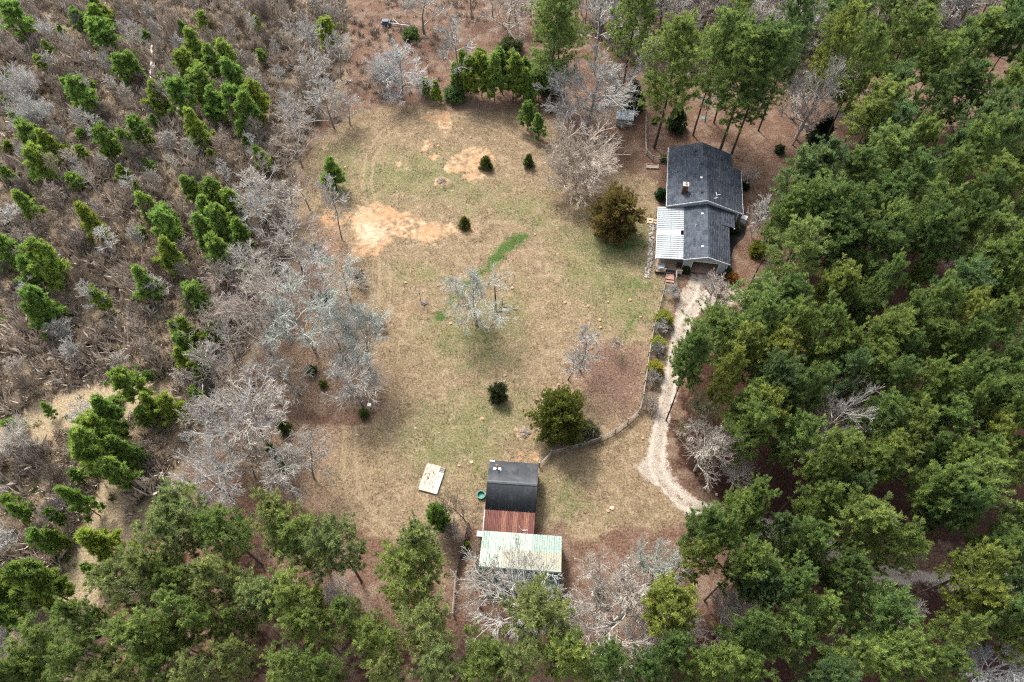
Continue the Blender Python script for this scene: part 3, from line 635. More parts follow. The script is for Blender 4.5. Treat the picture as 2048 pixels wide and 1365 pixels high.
for i in range(34):
    x, y = r_.normal(-.35, .42), r_.normal(.3, .55); a = r_.uniform(.05, .2); kn.box(max(-1.3,x-a*.4), min(.65,x+a*.4), y-a, y+a, .3045, .3085)
stuff(kn.build('peeled_patch', simple('bare_brown_wood', (.24,.17,.12), .9, 4, .4), sl))

# little shed at the wood's edge
sh = thing('small_shed', 'small grey tin roofed shed half under bare branches at the wood edge', 'shed', (*at(1248, 246)[:2], 0), math.radians(-9))
o = MB().prism([(-1.75,-1.3,1.75),(1.75,-1.3,1.75),(1.75,1.3,2.2),(-1.75,1.3,2.2)][::-1], (0,0,-.06)).build('roof', simple('blue_grey_tin', (.20,.245,.28), .5, 2, .2, .3), sh)
for i in range(8): MB().bar((-1.6+.457*i,-1.3,1.775),(-1.6+.457*i,1.3,2.225),.05,.04).build('rib', M_STEEL, o)
MB().box(-1.6,1.6,-1.15,1.15,0,1.7).build('wall', M_WALL2, sh)

# ------------------------------------------------------------------ fences
UNIT = MB().box(0, 1, -.035, .035, -.075, .075).mesh('rail', M_GREYWOOD); UNITD = MB().box(0, 1, -.06, .06, -.10, .10).mesh('rail', M_DARKWOOD)
POST = MB().box(-.085,.085,-.085,.085,0,1.4).prism([(-.085,-.085,1.4),(.085,-.085,1.4),(.085,.085,1.4),(-.085,.085,1.4)], (0,0,.04)).mesh('post', M_GREYWOOD)
POSTD = MB().box(-.09,.09,-.09,.09,0,1.25).mesh('post', M_DARKWOOD)
def fence(name, label, cat, pts, step=2.6, rails=(.4,.8,1.2), post=POST, unit=UNIT, group=None):
    P = [at(x, y)[:2] for x, y in pts]; seg = np.cumsum([0] + [np.hypot(*(b-a)) for a, b in zip(P[:-1], P[1:])])
    n = max(2, int(round(seg[-1] / step)) + 1); s = np.linspace(0, seg[-1], n)
    X = np.interp(s, seg, [p[0] for p in P]); Y = np.interp(s, seg, [p[1] for p in P])
    t = thing(name, label, cat, (X[0], Y[0], 0), 0, group)
    for i in range(n):
        o = link('post', post, t, (X[i]-X[0], Y[i]-Y[0], 0), random.uniform(-.1, .1)); o.rotation_euler.x = random.uniform(-.03, .03)
        if i < n - 1:
            a = math.atan2(Y[i+1]-Y[i], X[i+1]-X[i]); L = math.hypot(Y[i+1]-Y[i], X[i+1]-X[i])
            for z in rails:
                o = link('rail', unit, t, (X[i]-X[0]+.09*math.sin(a), Y[i]-Y[0]-.09*math.cos(a), z + random.uniform(-.02, .02)), a + random.uniform(-.008, .008)); o.scale = (L * 1.0, 1, 1)
fence('rail_fence', 'long grey three rail fence curving from the workshop corner along the gravel drive', 'fence',
      [(1078,934),(1104.5,906),(1156,896.5),(1204,879.5),(1242,859),(1277,825),(1282,812),(1289,762),(1298,698),(1305,660),(1314,627),(1321,601),(1329,567)])
fence('rail_fence', 'grey rail fence turning a corner at the wood edge northwest of the house', 'fence', [(1292,236),(1291,262),(1291,290),(1294,322),(1314,324),(1334,325)])
fence('board_fence', 'dark low board fence running down beside the brown leaf strip west of the barn', 'fence', [(938,1052),(932,1080),(926,1105),(914,1149)], 2.2, (.35,.7,1.05), POSTD, UNITD)
fence('pipe_fence', 'pale rail fence continuing straight down from the dark board fence', 'fence', [(913.5,1150),(909.5,1202),(907,1230)], 2.6, (.45,.85,1.25))

# ------------------------------------------------------------------ trees
def nrm(v): return v / np.maximum(np.linalg.norm(v, axis=-1, keepdims=True), 1e-9)
def grow(r, P0, D, L, k, jit, up):
    """N bending branches at once: start points, directions, lengths -> (N, k+1, 3)"""
    pts = [P0]; d = nrm(D); L = np.broadcast_to(L, (len(P0),))
    for _ in range(k):
        d = nrm(d + r.normal(0, jit, d.shape) + np.array([0, 0, up])); pts.append(pts[-1] + d * (L / k)[:, None])
    return np.stack(pts, 1)
def on(br, idx, t):
    """point and direction at fraction t along branch idx"""
    k = br.shape[1] - 1; f = np.clip(t * k, 0, k - 1e-4); i = f.astype(int); f = (f - i)[:, None]
    a = br[idx, i]; b = br[idx, i + 1]; return a * (1 - f) + b * f, nrm(b - a)
def spread(r, d, ang):
    """directions leaning away from d by angle ang, random round it"""
    q = nrm(np.cross(d, nrm(r.normal(0, 1, d.shape)))); ang = np.asarray(ang)[:, None]
    return d * np.cos(ang) + q * np.sin(ang)
def tubes(br, r0, r1, n=3):
    """skin polylines (N,k+1,3) with tapered n-sided tubes -> V, quads"""
    N, K, _ = br.shape; k = K - 1
    r0 = np.broadcast_to(r0, (N,)); r1 = np.broadcast_to(r1, (N,))
    d = nrm(np.gradient(br, axis=1)); ref = np.where(np.abs(d[..., 2:3]) > .9, np.array([1., .1, 0]), np.array([.12, .2, 1.]))
    u = nrm(np.cross(d, ref)); v = np.cross(d, u)
    rad = (r0[:, None] + (r1 - r0)[:, None] * np.linspace(0, 1, K)[None])[..., None]
    ring = np.stack([br + rad * (u * math.cos(2*math.pi*j/n) + v * math.sin(2*math.pi*j/n)) for j in range(n)], 2)   # N,K,n,3
    V = ring.reshape(-1, 3); b = np.arange(N * K).reshape(N, K)[:, :-1].reshape(-1) * n
    F = np.concatenate([np.stack([b + j, b + (j+1) % n, b + n + (j+1) % n, b + n + j], 1) for j in range(n)])
    return V, F
def cat(parts):
    V = []; F = []; o = 0
    for v, f in parts: V.append(v); F.append(f + o); o += len(v)
    return np.concatenate(V), np.concatenate(F)
def tufts(r, P, A, n, ln, wd, a0, a1, spreadp=.06, grp=None):
    """sprays of narrow needle triangles round axis A at points P"""
    N = len(P); base = np.repeat(P, n, 0) + r.normal(0, spreadp, (N*n, 3)); ax = np.repeat(nrm(A), n, 0)
    d = spread(r, ax, r.uniform(a0, a1, N*n)); L = r.uniform(*ln, N*n)[:, None]; W = r.uniform(*wd, N*n)[:, None]
    s = nrm(np.cross(d, r.normal(0, 1, d.shape)))
    V = np.stack([base - s*W*.5, base + s*W*.5, base + d*L*.55 + s*W*.55, base + d*L], 1).reshape(-1, 3)
    i = np.arange(N*n) * 4
    F = np.stack([i, i+1, i+2, i+3], 1)
    g = r.normal(0, .2, N) if grp is None else r.normal(0, .24, grp.max() + 1)[grp] + r.normal(0, .1, N)
    T = np.clip(np.repeat(.45 + g, n) + r.normal(0, .12, N*n), 0, 1)
    return V, F, T

def pine(seed, H=20., W=7.5, cf=.5, limbs=52, subs=6, nn=11, ln=(.28,.52), wd=(.05,.09), round_=True, trunk_r=.2, flat=0., dense=(.62,.80,.92,1.)):
    """long-needled pine: bare trunk below, tufted crown above"""
    r = np.random.default_rng(seed)
    tr = grow(r, np.zeros((1,3)), np.array([[r.normal(0,.02), r.normal(0,.02), 1.]]), np.array([H*.97]), 10, .018, .03)
    wood = [tubes(tr, trunk_r, .03, 7)]
    u = np.sort(r.beta(1.25, 1.0, limbs)) if round_ else np.sort(r.random(limbs))
    t = 1 - cf + cf * .99 * u
    p, d = on(tr, np.zeros(limbs, int), t)
    az = np.arange(limbs) * 2.39996 + r.normal(0, .35, limbs)
    prof = np.where(u < .38, .62 + .38 * u/.38, np.sqrt(np.clip(1 - ((u-.38)/.66)**2, 0, 1))) if round_ else np.clip(1.02 - u**1.25, .08, 1)
    L = W/2 * prof * r.uniform(.62, 1.18, limbs) * (1 + .16*np.sin(2*az + r.uniform(0, 6)) + .13*np.sin(3*az + r.uniform(0, 6)))
    el = np.radians(-6 + 58 * u**1.3 + r.normal(0, 9, limbs))
    D = np.stack([np.cos(az)*np.cos(el), np.sin(az)*np.cos(el), np.sin(el)], 1)
    lb = grow(r, p, D, L, 4, .10, .09)
    wood.append(tubes(lb, .035 + .012*L, .012, 3))
    n = limbs * subs; idx = np.repeat(np.arange(limbs), subs); ts = r.uniform(.25, 1.0, n)
    p, d = on(lb, idx, ts)
    sb = grow(r, p, spread(r, d, r.uniform(.5, 1.1, n)) * np.array([1,1,.55]) + np.array([0,0,.18]), np.maximum(.35, .36*L[idx]*r.uniform(.6,1.3,n)), 3, .14, .12)
    wood.append(tubes(sb, .022, .010, 3))
    P = []; A = []; GI = []
    for q in dense:
        a, b = on(sb, np.arange(n), np.clip(q + r.normal(0, .05, n), 0, 1)); a = a + r.normal(0, .09, a.shape); P.append(a); A.append(b); GI.append(np.arange(n))
    for q in (.7, .85, 1.):
        a, b = on(lb, np.arange(limbs), np.full(limbs, q)); P.append(a); A.append(b); GI.append(n + np.arange(limbs))
    P = np.concatenate(P); A = np.concatenate(A)
    lv = tufts(r, P, A * np.array([1,1,.6]) + np.array([0,0,.75]), nn, ln, wd, .2, 1.25, .07, np.concatenate(GI))
    return cat(wood[:1]), cat(wood[1:]), lv

def cedar(seed, H=8., W=8., n=2600, nn=9, bottom=.05, shape='round', ln=(.22,.42), wd=(.07,.13)):
    """dense juniper: short sprays on the outside of an uneven crown that reaches the ground"""
    r = np.random.default_rng(seed)
    tr = grow(r, np.zeros((1,3)), np.array([[0,0,1.]]), np.array([H*.92]), 8, .02, .03)
    nb = 150; u = np.sort(r.uniform(bottom, .97, nb)); az = np.arange(nb)*2.39996 + r.normal(0,.3,nb)
    if shape == 'round': prof = np.sin(np.pi * np.clip(.13 + .84*u, 0, 1))**.62
    else: prof = np.clip(1.05 - u**1.5, .08, 1) * np.clip(.55 + u*3, 0, 1)
    lump = 1 + .13*np.sin(3*az + 5*u + seed) + .10*np.sin(5*az - 9*u)
    L = W/2 * prof * lump * r.uniform(.82, 1.08, nb)
    el = np.radians(5 + 45*u + r.normal(0, 8, nb)); p, d = on(tr, np.zeros(nb, int), np.clip(u - .10, .02, .98))
    D = np.stack([np.cos(az)*np.cos(el), np.sin(az)*np.cos(el), np.sin(el)], 1)
    lb = grow(r, p, D, L, 4, .06, .05)
    m = int(n / nb); idx = np.repeat(np.arange(nb), m); ts = r.beta(2.4, 1.0, nb*m)
    p, d = on(lb, idx, ts); p = p + r.normal(0, .10*W/4 + .06, p.shape) * np.array([1,1,.8])
    c = np.array([0,0,H*.45]); A = nrm(p - c) + .6*d + np.array([0,0,.3]); p[:, 2] = np.maximum(p[:, 2], .08)
    return tubes(tr, .04 + W*.018, .03, 6), tubes(lb, .05, .012, 3), tufts(r, p, A, nn, ln, wd, .1, 1.0, .07)

def bare(seed, H=12., W=10., kind='oak'):
    """leafless tree: trunk, limbs, branches, twigs"""
    r = np.random.default_rng(seed)
    K = dict(oak=dict(t0=.16, nl=13, a=(.5,1.2), n=(7,5,4), up=.07, jit=.15, tw=.017, tr=.20, top=.88),
             whiteoak=dict(t0=.15, nl=15, a=(.45,1.2), n=(8,7,5), up=.07, jit=.14, tw=.0165, tr=.22, top=.86),
             fine=dict(t0=.10, nl=24, a=(.35,.95), n=(10,7,4), up=.06, jit=.07, tw=.012, tr=.13, top=.72),
             slender=dict(t0=.38, nl=14, a=(.45,1.05), n=(6,5,4), up=.10, jit=.12, tw=.016, tr=.14, top=.97),
             sapling=dict(t0=.08, nl=13, a=(.22,.6), n=(6,4,3), up=.08, jit=.07, tw=.014, tr=.055, top=.95))[kind]
    tr = grow(r, np.zeros((1,3)), np.array([[r.normal(0,.06), r.normal(0,.06), 1.]]), np.array([H*K['top']]), 8, .05, .06)
    nl = K['nl']; u = np.sort(r.random(nl)**.8); t = K['t0'] + (.96 - K['t0'])*u
    p, d = on(tr, np.zeros(nl, int), t); az = np.arange(nl)*2.39996 + r.normal(0,.4,nl)
    an = r.uniform(*K['a'], nl); L = W/2 * (1.15 - .55*u) * r.uniform(.75,1.2,nl) / np.sin(np.clip(an + .15, .5, 1.4))**.7
    D = np.stack([np.cos(az)*np.sin(an), np.sin(az)*np.sin(an), np.cos(an)], 1)
    l1 = grow(r, p, D, L, 6, K['jit'], K['up']*.6)
    trr = K['tr']; out1 = [tubes(tr, trr, .03, 7)]; out2 = [tubes(l1, trr*.56*(1.1-.45*u), .030, 4)]
    def nxt(br, L, n, frac, ang, k, jit, up, ra, rb, tmin):
        N = len(br)*n; idx = np.repeat(np.arange(len(br)), n); ts = r.uniform(tmin, 1, N)
        p, d = on(br, idx, ts); LL = np.maximum(L[idx]*frac*(1.25 - .6*ts)*r.uniform(.6,1.3,N), .25)
        b = grow(r, p, spread(r, d, r.uniform(*ang, N)), LL, k, jit, up)
        out2.append(tubes(b, ra, rb, 3)); return b, LL
    n1, n2, n3 = K['n']; tw = K['tw']
    b2, L2 = nxt(l1, L, n1, .46, (.40,.90), 5, K['jit'], K['up'], .043 if trr > .1 else .028, .020, .18)
    b3, L3 = nxt(b2, L2, n2, .52, (.35,.85), 3, K['jit'], K['up'], tw*1.4, tw, .15)
    b4, L4 = nxt(b3, L3, n3, .62, (.30,.75), 2, K['jit'], K['up'], tw, tw*.75, .15)
    return cat(out1), cat(out2)

class Proto:
    """meshes of one kind of tree with its nominal height and crown width"""
    def __init__(s, trunk, wood, leaf, H, W, cz, name):
        s.H, s.W, s.cz = H, W, cz
        s.trunk = mesh_np(name + '_trunk', *trunk, M_BARK, smooth=True)
        if leaf is None: s.crown = mesh_np(name + '_crown', *wood, M_BARK)
        else:
            V, F = cat([wood, leaf[:2]]); mi = np.r_[np.zeros(len(wood[1]), int), np.ones(len(leaf[1]), int)]
            s.crown = mesh_np(name + '_crown', V, F, [M_BARK, M_LEAF], np.r_[np.zeros(len(wood[1])), leaf[2]], mi)
PR = {}
def reg(kind, trunk, wood, leaf, H, W, cz): PR.setdefault(kind, []).append(Proto(trunk, wood, leaf, H, W, cz, kind))
for i in range(9): reg('pine', *pine(100+i, 20, 7.6, (.40,.46,.52)[i % 3], (50,62,74)[(i // 3) % 3], 9, 11, (.28,.50), (.06,.10), dense=(.62,.80,.92,1.)), 20, 7.6, .80)
for i in range(3): reg('tallpine', *pine(150+i, 26, 10.5, .66, 84, 9, 11, (.30,.54), (.065,.105), True, .27, dense=(.62,.80,.92,1.)), 26, 10.5, .70)
for i in range(3): reg('openpine', *pine(130+i, 20, 7.6, .54, 42, 9, 11, (.28,.50), (.06,.095), dense=(.66,.82,.93,1.)), 20, 7.6, .74)
for i in range(6): reg('youngpine', *pine(160+i, 6.5, 3.6, .84, 46, 5, 11, (.28,.46), (.08,.13), i % 2 == 0, .09), 6.5, 3.6, .56)
for i in range(2): reg('cedar', *cedar(200+i, 8.5, 8.5, 3900, 9), 8.5, 8.5, .45)
for i in range(2): reg('cone', *cedar(210+i, 3.2, 2.4, 1300, 8, .03, 'cone', (.14,.26), (.05,.09)), 3.2, 2.4, .42)
for i in range(2): reg('darkcedar', *cedar(220+i, 9, 5.0, 2600, 9, .06, 'cone'), 9, 5.0, .40)
for i in range(2): reg('shrub', *cedar(230+i, 1.9, 2.6, 1300, 8, .02, 'round', (.14,.26), (.05,.09)), 1.9, 2.6, .45)
for i in range(4): reg('oak', *bare(300+i, 12, 10, 'oak'), None, 12, 10, .66)
for i in range(3): reg('whiteoak', *bare(310+i, 12, 10, 'whiteoak'), None, 12, 10, .66)
for i in range(2): reg('fine', *bare(320+i, 8, 8.5, 'fine'), None, 8, 8.5, .58)
for i in range(3): reg('slender', *bare(340+i, 14, 6, 'slender'), None, 14, 6, .74)
for i in range(4): reg('sapling', *bare(360+i, 5, 3.6, 'sapling'), None, 5, 3.6, .60)

def scatter(poly, n, mind, seed, ok=None):
    r = np.random.default_rng(seed); Pw = W2(poly); lo, hi = Pw.min(0), Pw.max(0); out = []
    for _ in range(n * 60):
        q = r.uniform(lo, hi)
        if sdist(q[None], Pw)[0] < 0: continue
        if out and np.min(np.hypot(*(np.array(out) - q).T)) < mind: continue
        if ok and not ok(q): continue
        out.append(q)
        if len(out) >= n: break
    return out

tr_rng = np.random.default_rng(5)
def hsv_jit(c, a=.12):
    f = 1 + tr_rng.normal(0, a); g = tr_rng.normal(0, a * .5)
    return (max(.005, c[0]*f*(1+g)), max(.005, c[1]*f), max(.005, c[2]*f*(1-g)), 1)
BARKC = dict(tallpine=(.075,.058,.048), pine=(.075,.058,.048), openpine=(.075,.058,.048), youngpine=(.09,.07,.05), cedar=(.10,.07,.05), cone=(.1,.07,.05), darkcedar=(.08,.06,.045), shrub=(.1,.07,.05))
NAMEC = dict(tallpine=('pine_tree','pine tree'), pine=('pine_tree','pine tree'), openpine=('pine_tree','pine tree'), youngpine=('young_pine','young pine'), cedar=('cedar_tree','cedar tree'), cone=('cedar_sapling','small cedar'),
             darkcedar=('cedar_tree','cedar tree'), shrub=('evergreen_shrub','shrub'), oak=('bare_tree','bare tree'), whiteoak=('bare_tree','bare tree'), fine=('bare_tree','bare tree'), slender=('bare_tree','bare tree'), sapling=('bare_sapling','bare sapling'))
NTREE = [0]
def plant(kind, x, y, H, Wm, colour, label, group, trunk_c=None, var=None):
    pr = PR[kind][NTREE[0] * 5 % len(PR[kind]) if var is None else var]; NTREE[0] += 1
    nm, ct = NAMEC[kind]
    t = thing(nm, label, ct, (x, y, 0), tr_rng.uniform(0, 6.28), group)
    t.scale = (Wm / pr.W, Wm / pr.W, H / pr.H)
    a = link('trunk', pr.trunk, t); b = link('crown', pr.crown, t)
    tc = trunk_c or BARKC.get(kind, colour)
    a.color = hsv_jit(tc, .08); b.color = hsv_jit(colour if kind != 'shrub' else tuple(min(.3, q * 1.7) for q in colour), .05 if trunk_c else .07)
    return t
def px_at(px, py, H, cz): 
    p = at(px, py, H * cz); return p[0], p[1], FPX / dist(p)

USED = {}
ONES = 'zero one two three four five six seven eight nine ten eleven twelve thirteen fourteen fifteen sixteen seventeen eighteen nineteen'.split()
TENS = 'zero ten twenty thirty forty fifty sixty seventy eighty ninety'.split()
def words(n):
    n = int(min(99, max(0, n))); return ONES[n] if n < 20 else TENS[n // 10] + ('-' + ONES[n % 10] if n % 10 else '')
TAKEN = set()
def pct(px, py):
    a, b = round(px / 20.48), round(py / 13.65)
    while (min(99, max(0, a)), min(99, max(0, b))) in TAKEN: b += 1 if b < 99 else -3
    TAKEN.add((min(99, max(0, a)), min(99, max(0, b))))
    return '%s percent across and %s down' % (words(a), words(b))
def place_by_crown(kind, px, py, wpx, H, colour, label, group, **kw):
    cz = PR[kind][0].cz; x, y, s = px_at(px, py, H, cz); return plant(kind, x, y, H, wpx / s, colour, label, group, **kw)
def place_by_base(kind, px, py, wpx, H, colour, label, group, **kw):
    p = at(px, py); s = FPX / dist(np.array([p[0], p[1], H * .6])); return plant(kind, p[0], p[1], H, wpx / s, colour, label, group, **kw)

G_DEEP, G_MID, G_LITE, G_YEL, G_OLIVE, G_BLUE = (.104,.166,.058), (.138,.206,.066), (.166,.230,.076), (.188,.234,.066), (.180,.224,.092), (.098,.158,.070)
TONE = {'deep green': G_DEEP, 'mid green': G_MID, 'light green': G_LITE, 'yellow green': G_YEL, 'olive green': G_OLIVE, 'blue green': G_BLUE}
TONE_Y = {k: (v[0]*1.05, min(.29, v[1]*1.2), v[2]*.95) for k, v in TONE.items()}
SIZE = lambda w: 'broad' if w >= 95 else 'middling' if w >= 68 else 'narrow'

# right-hand wood: crown centre and crown width in photo pixels
EAST = [(1584,513,110),(1705,469,75),(1782,466,62),(1859,473,80),(1965,469,80),(2020,506,75),(1756,513,100),(1657,561,72),(1841,546,45),(1965,532,85),(1771,568,55),(1903,583,90),(1852,623,75),(1925,634,65),(2020,565,55),(2027,616,50),
 (1588,617,72),(1522,645,75),(1584,667,74),(1716,638,45),(1771,667,95),(1690,616,48),(1866,693,75),(1932,689,68),(2027,682,65),(1573,724,86),(1639,718,60),(1742,729,75),(1808,718,62),(2009,737,75),(1778,777,80),(1859,762,72),(1929,762,68),(1984,792,78),(2035,770,60),(1603,777,80),(1522,832,90),(1767,843,105),(1896,850,85),(1848,810,45),(2005,854,68),(2031,821,60),(1590,880,88),(1661,913,72),(1775,913,80),(1954,927,80),(2035,935,56),(1859,909,50),
 (1581,88,80),(1520,142,100),(1675,94,80),(1709,40,105),(1780,27,70),(1810,94,105),(1847,47,40),(1965,81,95),(2022,34,70),(2026,78,70),(1793,182,70),(1756,219,85),(1857,209,75),(1935,189,85),(2012,189,65),(1945,256,70),(1793,263,80),(1844,290,62),(1948,303,80),(2016,280,70),(1780,313,90),(1709,340,75),(1618,381,115),(1830,361,85),(1891,364,65),(1985,371,85),(2036,337,50),(1625,421,100),(1763,394,80),(1864,431,85),(2026,398,60),(1921,441,60),(1561,440,60),(1689,425,70),
 (1570,1002,110),(1638,1012,80),(1730,1043,110),(1781,1094,90),(1556,1074,60),(1614,1084,75),(1696,1145,75),(1563,1152,70),(1618,1145,52),(1757,1234,120),(1631,1234,90),(1580,1275,105),(1774,1309,95),(1877,1343,85),(1880,975,85),(1945,931,80),(1976,985,105),(1904,1009,75),(1945,1132,75),(2010,1111,105),(1962,1207,90),(2013,1190,85),(2013,1245,75),(1655,920,75),(1740,925,80),(1700,965,60),
 (1403,1073,75),(1394,1117,72),(1480,1034,95),(1483,1126,90),(1509,1168,80),(1506,999,60),(1337,1212,105),(1216,1331,85),(1361,1319,75),(1414,1331,85),(1494,1343,80),(1506,1260,90),(1290,1352,70),(1436,1075,55),
 (1430,659,95),(1384,715,70),(1507,624,105),(1488,720,75),(1510,815,95),(1500,868,80),(1459,752,60),(1545,690,60),(1545,765,70),(1640,660,64),(1680,700,60),(1690,760,66),(1700,860,62),(1720,560,50),(1810,640,60),(1950,600,50),(1990,640,60),(1980,885,70),(1925,810,62),(1820,860,60),(1900,920,50),(1650,330,60),(1660,480,80),(1730,420,64),(1960,410,64),(1900,310,50),(1990,230,60),(1870,130,70),(1910,110,64),(1720,140,70),(2048,440,60),(2055,900,70),(2060,1040,80),(2055,1290,80),(1690,1320,80),(1650,1355,80),(1900,1265,70),(2040,240,60),(2050,140,60)]
W2A = [(1110,60,100),(1268,28,92),(1345,130,112),(1432,105,78),(1488,150,120),(1120,20,80),(1478,80,70)]
SOUTH = [(370,1012,100),(340,1073,90),(453,1065,100),(317,1114,70),(249,1174,100),(358,1171,85),(434,1163,85),(366,1227,75),(419,1254,70),(275,1265,105),(326,1275,80),(177,1322,90),(226,1344,85),(98,1284,95),(79,1337,75),(177,1235,65),(483,1242,45),(472,1318,75),
 (547,1050,85),(603,1076,105),(675,1095,110),(535,1163,95),(603,1197,95),(815,1150,130),(834,1092,80),(849,1257,110),(754,1291,95),(622,1261,80),(584,1344,100),(650,1345,70),(943,1314,95),(773,1345,60),(1079,1242,130),(1133,1316,100),(880,1340,90),(1030,1335,90),(700,1225,60),(400,1345,80),(330,1345,70),(20,1340,60)]
YOUNG = [(33,43,48),(7,12,30),(160,43,28),(197,43,48),(214,77,45),(197,17,38),(247,140,35),(267,134,35),(170,197,52),(143,180,30),(67,281,40),(100,290,42),(83,331,45),(53,407,40),(214,284,38),(257,287,35),(284,264,34),(384,87,40),(374,137,42),(418,124,40),(454,110,32),(471,164,60),(404,177,46),(428,204,42),(468,214,50),(490,227,60),(512,205,46),(311,197,42),(361,200,52),(391,254,50),(407,47,24),(387,381,38),(431,397,42),(301,414,44),(334,444,38),(414,424,46),(468,414,38),
 (182,448,48),(334,462,44),(337,514,48),(449,522,56),(411,463,54),(447,452,50),(478,477,46),(97,534,62),(60,550,44),(10,510,52),(27,503,40),(90,614,50),(80,640,42),(200,600,28),(289,570,44),(397,604,50),(377,664,42),(374,694,34),(362,717,30),(397,731,34),(422,672,26),(267,774,48),(304,811,42),(344,821,38),(214,835,62),(397,797,26),
 (189,899,84),(204,868,58),(249,900,50),(240,950,48),(160,1005,52),(113,1035,22),(40,1020,30),(91,1086,34),(113,1076,28),(189,1144,26),(211,1085,74),(83,1178,82),(15,1186,58),(20,1240,50),(664,345,40),(1056,232,30),(1078,254,28),(878,1035,42),(524,318,32),(652,70,36),(70,330,34),(940,158,36),(988,150,52),(1046,172,30),(1062,182,26),(915,160,24),(926,140,38),(962,148,42),(1004,138,46),(1026,152,40),(1055,150,36),(1078,160,34),(872,182,22),(852,178,18),(566,930,24),(548,905,20)]
def tone_for(zone, i):
    r = tr_rng.random()
    if zone == 'east': return ('deep green' if r < .30 else 'mid green' if r < .68 else 'blue green' if r < .80 else 'light green' if r < .93 else 'yellow green')
    if zone == 'south': return ('olive green' if r < .5 else 'light green' if r < .8 else 'mid green')
    return ('yellow green' if r < .22 else 'light green' if r < .6 else 'mid green')
def zone_phrase(px, py):
    if px > 1300 and py < 420: return 'behind the house'
    if px > 1300 and py > 980: return 'below the drive'
    if px > 1300: return 'in the right wood'
    return ''
SPECIAL = {(1430,659,95): 'open crowned pine with a bent dark trunk leaning over the gravel drive', (815,1150,130): 'broad shaggy pine with a spiky top between the leaf strip and the lower wood',
           (1110,60,100): 'tall rounded pine at the top edge left of the bare woods', (1345,130,112): 'tall broad pine standing directly behind the house roof',
           (1403,1073,75): 'pine at the driveway bend next to the pale bare trees', (664,345,40): 'lone young pine on the lawn above the big sand patch', (1056,232,30): 'taller of two young pines by the round bare tree',
           (1078,254,28): 'shorter of two young pines by the round bare tree', (878,1035,42): 'young pine on the leaf strip left of the workshop', (200,600,28): 'small bright yellow pine alone in the scrub',
           (182,448,48): 'yellow tinged young pine alone in the upper left scrub', (267,774,48): 'young pine at the tip of the pale grass clearing', (1079,1242,130): 'very broad pine directly below the green barn'}
def done(px, py, w, text): return SPECIAL.get((px, py, w), text)
GAPS = [(1668,842,68), (1418,892,70), (1630,190,55), (2005,1340,60), (1476,955,40), (1900,1065,48), (1560,985,30)]
EAST = [e for e in EAST if not any(math.hypot(e[0]-g[0], e[1]-g[1]) < g[2] for g in GAPS)]
for i, (px, py, w_) in enumerate(EAST):
    tn = tone_for('east', i); side = zone_phrase(px, py)
    k = 'tallpine' if py < 170 and px < 1860 else 'pine' if i % 6 else 'openpine'
    place_by_crown(k, px, py, w_ * 1.1, 18.5 + 3.5 * tr_rng.random() - (4 if w_ < 55 else 0) + (5 if k == 'tallpine' else 0), TONE[tn], done(px, py, w_, '%s %s pine %s, %s' % (SIZE(w_), tn, side, pct(px, py))), 'pines of the wood on the right')
for i, (px, py, w_) in enumerate(W2A):
    tn = 'mid green' if i % 3 else 'light green'
    place_by_crown('tallpine', px, py, w_ * 1.15, 26, TONE[tn], done(px, py, w_, '%s %s pine at the top, %s' % (SIZE(w_), tn, pct(px, py))), 'pines behind the house')
for i, (px, py, w_) in enumerate(SOUTH):
    tn = tone_for('south', i)
    place_by_crown('pine' if i % 3 == 0 else 'openpine', px, py, w_ * 1.12, 17 + 3 * tr_rng.random(), TONE[tn], done(px, py, w_, '%s %s pine in the lower wood, %s' % (SIZE(w_), tn, pct(px, py))), 'pines of the wood along the bottom')
for i, (px, py, w_) in enumerate(YOUNG):
    tn = tone_for('young', i) if (px, py) not in ((200,600), (182,448)) else 'yellow green'
    s = 'large' if w_ >= 52 else 'small' if w_ < 34 else 'middling'
    place_by_crown('youngpine', px, py, w_ * (1.08 if w_ < 50 else .95), (7.8 * (w_ / 45) ** .8 + .6) * (1.25 if 900 < px < 1100 and py < 190 else 1), TONE_Y[tn], done(px, py, w_, '%s %s young pine in the scrub, %s' % (s, tn, pct(px, py))), 'young pines in the scrub')

for i, q in enumerate(scatter([(-40,60),(560,60),(560,500),(380,820),(200,1100),(-40,1280)], 60, 4.5, 41, lambda q: proj(np.array([*q, 1.]))[0] > 2)):
    a, b = proj(np.array([*q, 0])); tn = tone_for('young', i)
    plant('youngpine', *q, tr_rng.uniform(2.0, 4.2), tr_rng.uniform(1.6, 2.8), TONE_Y[tn], 'little %s pine seedling in the scrub, %s' % (tn, pct(a, b)), 'young pines in the scrub')

